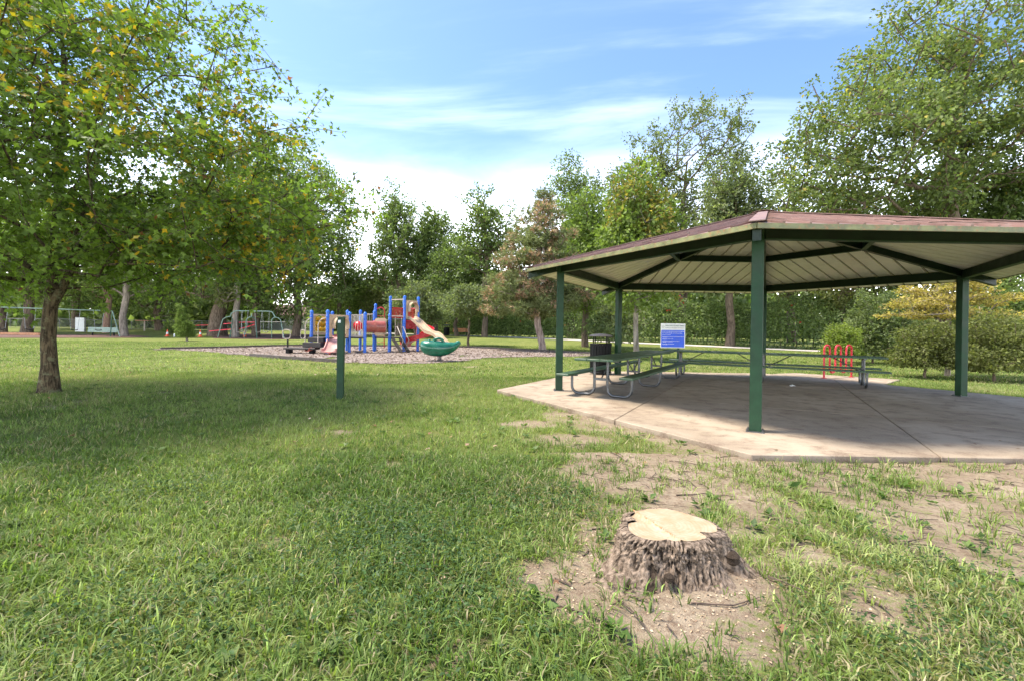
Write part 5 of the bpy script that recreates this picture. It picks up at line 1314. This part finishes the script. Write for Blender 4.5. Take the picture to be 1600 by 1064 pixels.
# vine-grown hedge behind the path
HEDGE = [(-12, 62), (-4.5, 55.5), (3, 49.3), (11, 43.0), (18.5, 38.5), (25, 35), (33, 31.5), (45, 28)]
hd = thing('hedge', (12, 42, 0.4), 'long dark vine-covered hedge behind the path', 'hedge')
rgh = np.random.default_rng(61)
seg_l = [math.hypot(b[0] - a[0], b[1] - a[1]) for a, b in zip(HEDGE[:-1], HEDGE[1:])]; cum = np.cumsum([0] + seg_l)
def hedge_pt(s):
    i = np.clip(np.searchsorted(cum, s, 'right') - 1, 0, len(seg_l) - 1); t = (s - cum[i]) / np.array(seg_l)[i]
    H0 = np.array(HEDGE)[i]; H1 = np.array(HEDGE)[i + 1]; d = unit(H1 - H0)
    return H0 + (H1 - H0) * t[:, None], np.stack([-d[:, 1], d[:, 0]], 1) * -1
N = 40000
s_ = rgh.random(N) * cum[-1]; c_, nrm_ = hedge_pt(s_)
hh_ = 2.7 + 1.5 * fbm(s_, s_ * 0, 3.0, 62) + 0.5 * fbm(s_, s_ * 0, 0.8, 63)
v_ = rgh.random(N) ** 0.8; depth_ = (0.9 + 0.55 * fbm(s_, v_ * 6, 0.9, 64)) * (1 - 0.55 * v_ ** 3) - rgh.random(N) ** 1.5 * 1.0
pos = np.c_[c_ + nrm_ * depth_[:, None], ground_z(c_[:, 0], c_[:, 1]) + v_ * hh_]
col = palette(G_DARK + [(0.085, 0.125, 0.035)], N, rgh, 0.25, rgh.random(N) ** 1.4 * 0.8 + 0.3 * fbm(s_, v_ * 4, 1.5, 66))
red_ = (rgh.random(N) < 0.5) & (fbm(s_, v_ * 5, 0.7, 65) > 0.79); col[red_] = (0.36, 0.05, 0.035)
V, T, C = leaf_cloud('oval', pos, rgh.uniform(0.16, 0.30, N), unit(rgh.normal(size=(N, 3)) - np.array([0, 0, 0.6])), unit(np.c_[nrm_ * 0.8, np.full(N, 0.5)] + rgh.normal(size=(N, 3)) * 0.6), col, rgh)
hf = tri_mesh('foliage', V, T, C, M['leaf_far'], hd); hf['kind'] = 'stuff'
stems = MB()
for s in np.arange(0.5, cum[-1], 1.1):
    c, _ = hedge_pt(np.array([s])); z = float(ground_z(c[0, 0], c[0, 1]))
    stems.tube([(c[0, 0], c[0, 1], z - 0.1), (c[0, 0] + 0.1, c[0, 1], z + 1.4), (c[0, 0] - 0.1, c[0, 1] + 0.1, z + 2.8)], 0.035, 4)
stems.build('stems', M['bark_brown'], hd)['kind'] = 'stuff'

# the far wood that closes the view: one mass of leaves
rgw = np.random.default_rng(67)
N = 60000
az = rgw.uniform(-1.02, 1.02, N); dist = 66 + 16 * rgw.random(N) + 6 * np.abs(az)
wx = np.tan(az) * dist; wy = dist
top_ = 4.0 + 5.5 * fbm(wx, wy * 0.2, 9.0, 68) + 2.0 * fbm(wx, wy, 2.5, 69)
v_ = rgw.random(N) ** 1.15
pos = np.c_[wx, wy, ground_z(wx, wy) + v_ * top_]
keep = np.abs(wx - xh * dist / yh) > 3.2
pos = pos[keep]; N = len(pos)
col = palette(G_DARK + [G_MID[2]], N, rgw, 0.25)
V, T, C = leaf_cloud('oval', pos, rgw.uniform(0.8, 1.5, N), unit(rgw.normal(size=(N, 3))), unit(rgw.normal(size=(N, 3)) * 0.7 + np.array([0, -0.6, 0.6])), col, rgw)
tag(tri_mesh('woodland', V, T, C, M['leaf_far']), 'dense far woodland closing the view behind the park', None, kind='stuff')

# ---------------------------------------------------------------- grass, weeds and litter on the ground
rgg = np.random.default_rng(101)
def wedge(n, y0, y1, k=1.38):
    y = np.sqrt(y0 ** 2 + (y1 ** 2 - y0 ** 2) * rgg.random(n)); return (rgg.random(n) * 2 - 1) * (k * y + 0.6), y
STRIPS = [SLAB, PAD]
def lawn_ok(x, y, slack=0.0):
    ok = ~inside([(SC[0] + (p[0] - SC[0]) * 1.005, SC[1] + (p[1] - SC[1]) * 1.005) for p in SLAB], x, y) & ~inside(PAD, x, y)
    ok &= np.hypot(x - STUMP[0], (y - STUMP[1])) > 0.34
    ok &= np.hypot(x - mx0, y - my0) > 0.24
    m = mulch_mask(x, y) & (y > 14); ok &= ~m | (rgg.random(len(x)) < 0.03)
    ok &= dist_path(x, y) > 1.0
    ok &= ~inside(SW1, x, y) & ~inside(SW2, x, y)
    return ok
def blade_mesh(x, y, h, w, lean, az, col, full):
    n = len(x); z = ground_z(x, y) - 0.008
    b = np.stack([x, y, z], 1); a = np.stack([np.cos(az), np.sin(az), np.zeros(n)], 1); tw = az + np.pi / 2 + rgg.normal(0, 0.5, n)
    s = np.stack([np.cos(tw), np.sin(tw), np.zeros(n)], 1) * (w / 2)[:, None]
    tip = b + a * (lean * h)[:, None]; tip[:, 2] += h * (1 - 0.42 * np.minimum(lean, 1.4) ** 2)
    if full:
        mid = b + a * (lean * h * 0.36)[:, None]; mid[:, 2] += h * (0.66 - 0.10 * lean)
        V = np.stack([b - s * 0.8, b + s * 0.8, mid + s, mid - s, tip], 1); t = np.array([(0, 1, 2), (0, 2, 3), (3, 2, 4)]); k = 5
    else:
        V = np.stack([b - s, b + s, tip], 1); t = np.array([(0, 1, 2)]); k = 3
    T = (t[None] + (np.arange(n) * k)[:, None, None]).reshape(-1, 3)
    return V.reshape(-1, 3), T, np.repeat(col, k, 0)
def grass_cols(x, y, n):
    pt = fbm(x, y, 1.1, 81); pt2 = fbm(x, y, 4.5, 82)
    k = np.clip(0.5 + (pt - 0.5) * 1.5 + (pt2 - 0.5) * 1.2 + rgg.normal(0, 0.2, n), 0, 1)
    c = palette([(0.082, 0.136, 0.030), (0.138, 0.204, 0.046), (0.200, 0.262, 0.072), (0.268, 0.312, 0.110)], n, rgg, 0.27, k)
    dry = rgg.random(n) < 0.09 + 0.22 * smooth((fbm(x, y, 1.8, 83) - 0.52) / 0.16)
    c[dry] = palette([(0.24, 0.21, 0.11), (0.42, 0.36, 0.22)], int(dry.sum()), rgg, 0.2)
    return c
def grass(name, label, clumps, per, y0, y1, hr, wr, spread, full, leanr=(0.2, 1.0)):
    cx, cy = wedge(clumps, y0, y1)
    D = np.where(cy < 16, dirt(cx, cy), 0)
    dense = fbm(cx, cy, 0.8, 84)
    ok = lawn_ok(cx, cy) & (rgg.random(clumps) > np.clip(smooth((D - 0.22) / 0.46) * 0.91 + (0.42 - dense) * 0.6, 0, 0.985))
    cx, cy = cx[ok], cy[ok]; m = len(cx)
    tall = (0.75 + 0.6 * fbm(cx, cy, 0.7, 85)) * rgg.uniform(0.7, 1.25, m)
    i = np.repeat(np.arange(m), rgg.integers(max(2, per - 3), per + 4, m)); n = len(i)
    a = rgg.random(n) * 2 * np.pi; r = spread * np.sqrt(rgg.random(n))
    x = cx[i] + np.cos(a) * r; y = cy[i] + np.sin(a) * r
    h = rgg.uniform(*hr, n) * tall[i]; w = rgg.uniform(*wr, n); ln = rgg.uniform(*leanr, n)
    keep = lawn_ok(x, y); i, x, y, h, w, ln, a = i[keep], x[keep], y[keep], h[keep], w[keep], ln[keep], a[keep]
    V, T, C = blade_mesh(x, y, h, w, ln, a + rgg.normal(0, 0.6, len(x)), grass_cols(cx[i], cy[i], len(x)), full)
    o = tri_mesh(name, V, T, C, M['grass']); tag(o, label, None, kind='stuff'); return len(T)
nt_ = 0
nt_ += grass('grass', 'coarse long-bladed grass close by round the stump', 15500, 12, 1.25, 4.6, (0.04, 0.098), (0.0038, 0.0082), 0.048, True, (0.25, 1.25))
nt_ += grass('grass', 'mown lawn grass of the middle ground', 44000, 9, 4.3, 12.5, (0.04, 0.085), (0.006, 0.013), 0.07, False)
nt_ += grass('grass', 'distant lawn grass round the playground', 42000, 6, 12.0, 34.0, (0.04, 0.085), (0.016, 0.034), 0.14, False)
print('grass triangles', nt_)

def rosettes():
    n = 900; x, y = wedge(n, 1.3, 9.5); near = y < 4.5
    ok = lawn_ok(x, y) & (dirt(x, y) < 0.8) & (rgg.random(n) < np.where(near, 1, 0.6)); x, y = x[ok], y[ok]
    k = rgg.integers(5, 11, len(x)); i = np.repeat(np.arange(len(x)), k); N = len(i)
    a = rgg.random(N) * 2 * np.pi; s0 = rgg.uniform(0.035, 0.085, len(x))[i] * rgg.uniform(0.6, 1.2, N)
    d = np.stack([np.cos(a), np.sin(a), rgg.uniform(0.15, 0.9, N)], 1)
    pos = np.stack([x[i], y[i], ground_z(x[i], y[i]) + 0.012], 1) + unit(d) * 0.01
    return leaf_cloud('oval', pos, s0, d, np.tile([0, 0, 1.0], (N, 1)) + rgg.normal(0, 0.25, (N, 3)), palette([(0.055, 0.105, 0.025), (0.10, 0.165, 0.04), (0.16, 0.21, 0.07)], N, rgg, 0.15), rgg)
V, T, C = rosettes()
tag(tri_mesh('weeds', V, T, C, M['grass']), 'broad-leaved weed rosettes scattered through the near grass', None, kind='stuff')
def clover():
    out = []
    cx, cy = np.array([-0.62, -0.95, -0.3, -1.6, 1.9, 2.6, -0.75, 0.2, -2.6]), np.array([2.55, 3.1, 2.2, 2.0, 2.0, 2.75, 2.75, 3.4, 3.6])
    j = rgg.integers(0, len(cx), 9000); x = cx[j] + rgg.normal(0, 0.32, 9000); y = cy[j] + rgg.normal(0, 0.24, 9000)
    ok = lawn_ok(x, y) & (dirt(x, y) < 0.6); x, y = x[ok], y[ok]; N = len(x)
    pos = np.stack([x, y, ground_z(x, y) + rgg.uniform(0.02, 0.075, N)], 1); a = rgg.random(N) * 2 * np.pi
    d = np.stack([np.cos(a), np.sin(a), rgg.normal(0.1, 0.3, N)], 1)
    return leaf_cloud('oval', pos, rgg.uniform(0.016, 0.03, N), d, np.tile([0, 0, 1.0], (N, 1)) + rgg.normal(0, 0.35, (N, 3)), palette([(0.035, 0.075, 0.022), (0.065, 0.120, 0.035)], N, rgg, 0.18), rgg)
V, T, C = clover()
tag(tri_mesh('clover', V, T, C, M['grass']), 'dark low clover patches in the near lawn', None, kind='stuff')

# fallen leaves, twigs, wood chips
n = 330; x, y = wedge(n, 1.6, 14); ok = lawn_ok(x, y); x, y = x[ok], y[ok]; n = len(x)
a = rgg.random(n) * 2 * np.pi
V, T, C = leaf_cloud('maple', np.stack([x, y, ground_z(x, y) + rgg.uniform(0.02, 0.05, n)], 1), rgg.uniform(0.035, 0.075, n), np.stack([np.cos(a), np.sin(a), rgg.normal(0, 0.25, n)], 1), np.tile([0, 0, 1.0], (n, 1)) + rgg.normal(0, 0.35, (n, 3)),
                     palette([(0.14, 0.07, 0.04), (0.27, 0.17, 0.10), (0.42, 0.33, 0.24)], n, rgg, 0.2), rgg)
n = 46; x = rgg.uniform(-0.2, 10.4, n * 3); y = rgg.uniform(4.8, 14.2, n * 3); ok = inside([(SC[0] + (p[0] - SC[0]) * 0.97, SC[1] + (p[1] - SC[1]) * 0.97) for p in SLAB], x, y); x, y = x[ok], y[ok]; n = len(x); a = rgg.random(n) * 6.283
V2, T2, C2 = leaf_cloud('oval', np.stack([x, y, np.full(n, 0.006)], 1), rgg.uniform(0.03, 0.06, n), np.stack([np.cos(a), np.sin(a), np.full(n, 0.04)], 1), np.tile([0, 0, 1.0], (n, 1)) + rgg.normal(0, 0.12, (n, 3)), palette([(0.12, 0.07, 0.04), (0.26, 0.18, 0.10)], n, rgg, 0.2), rgg)
T = np.concatenate([T, T2 + len(V)]); V = np.concatenate([V, V2]); C = np.concatenate([C, C2])
tag(tri_mesh('fallen_leaves', V, T, C, M['dead_leaf']), 'dry fallen leaves scattered over the lawn', None, kind='stuff')
tw = MB(); rt = random.Random(9); cnt = 0
while cnt < 260:
    x = rt.uniform(0.2, 6.0); y = rt.uniform(2.0, 5.2)
    if float(dirt(x, y)) < 0.45 or not lawn_ok(np.array([x]), np.array([y]))[0]: continue
    cnt += 1; L = rt.choice([0.04, 0.06, 0.08, 0.12, 0.2, 0.3]) * rt.uniform(0.7, 1.3); a = rt.gauss(-0.5, 0.7); z = float(ground_z(x, y)) + 0.006; b = rt.uniform(-0.3, 0.3)
    tw.tube([(x, y, z), (x + L * 0.5 * math.cos(a), y + L * 0.5 * math.sin(a), z + rt.uniform(0.002, 0.012)), (x + L * math.cos(a + b), y + L * math.sin(a + b), z)], [rt.uniform(0.002, 0.0055)] * 2 + [0.0015], 4)
tag(tw.build('twig_debris', M['twig']), 'dead twigs and sticks lying on the bare soil', None, kind='stuff')
n = 2600; x = STUMP[0] + rgg.normal(0.1, 0.55, n); y = STUMP[1] + rgg.normal(-0.05, 0.42, n); ok = lawn_ok(x, y) & (dirt(x, y) > 0.3); x, y = x[ok], y[ok]; n = len(x); a = rgg.random(n) * 6.283
V, T, C = leaf_cloud('oval', np.stack([x, y, ground_z(x, y) + 0.004], 1), rgg.uniform(0.006, 0.02, n), np.stack([np.cos(a), np.sin(a), rgg.normal(0, .2, n)], 1), np.tile([0, 0, 1.0], (n, 1)) + rgg.normal(0, 0.4, (n, 3)), palette([(0.30, 0.20, 0.13), (0.48, 0.36, 0.24), (0.62, 0.50, 0.36)], n, rgg, 0.15), rgg)
tag(tri_mesh('sawdust_debris', V, T, C, M['dead_leaf']), 'sawdust and bark flakes round the stump', None, kind='stuff')
n = 16000; x = rgg.uniform(mu[:, 0].min(), mu[:, 0].max(), n); y = rgg.uniform(mu[:, 1].min(), mu[:, 1].max(), n); ok = mulch_mask(x, y); x, y = x[ok], y[ok]; n = len(x); a = rgg.random(n) * 6.283
V, T, C = leaf_cloud('oval', np.stack([x, y, ground_z(x, y) + 0.03], 1), rgg.uniform(0.06, 0.14, n), np.stack([np.cos(a), np.sin(a), rgg.normal(0, .25, n)], 1), np.tile([0, 0, 1.0], (n, 1)) + rgg.normal(0, 0.5, (n, 3)), palette([(0.11, 0.078, 0.062), (0.26, 0.205, 0.17), (0.38, 0.315, 0.265)], n, rgg, 0.15), rgg)
tag(tri_mesh('wood_chips_debris', V, T, C, M['dead_leaf']), 'loose grey wood chips on the playground mulch', None, kind='stuff')

# dead twigs caught on the shelter roof
rtw = MB()
for k, t, b0, L, an in ((4, 0.36, 0.22, 0.55, 0.3), (4, 0.38, 0.30, 0.35, 1.4), (4, 0.42, 0.12, 0.5, -0.2), (3, 0.62, 0.15, 0.4, 0.5), (3, 0.80, 0.10, 0.3, 2.2), (4, 0.03, 0.18, 0.35, 0.2), (4, 0.55, 0.25, 0.3, -0.6)):
    A = Vector((*hexpt(k, RE), ZE)); B = Vector((*hexpt(k + 1, RE), ZE)); ex = (B - A).normalized(); mid = (A + B) / 2; ey = (APEX - mid).normalized(); ez = Vector((0, 0, 1))
    p = A.lerp(B, t) + ey * b0 + ez * 0.034; d = ex * math.cos(an) + ey * math.sin(an); n_ = ex * -math.sin(an) + ey * math.cos(an)
    rtw.tube([p, p + d * L * 0.5 + n_ * 0.03 + ez * 0.02, p + d * L + ez * 0.004], [0.006, 0.005, 0.002], 4).tube([p + d * L * 0.45 + ez * 0.015, p + d * L * 0.7 + n_ * 0.14 + ez * 0.01], [0.004, 0.002], 4)
tag(rtw.build('roof_twig_debris', M['twig']), 'dead twigs caught on the shelter roof edge', None, kind='stuff')
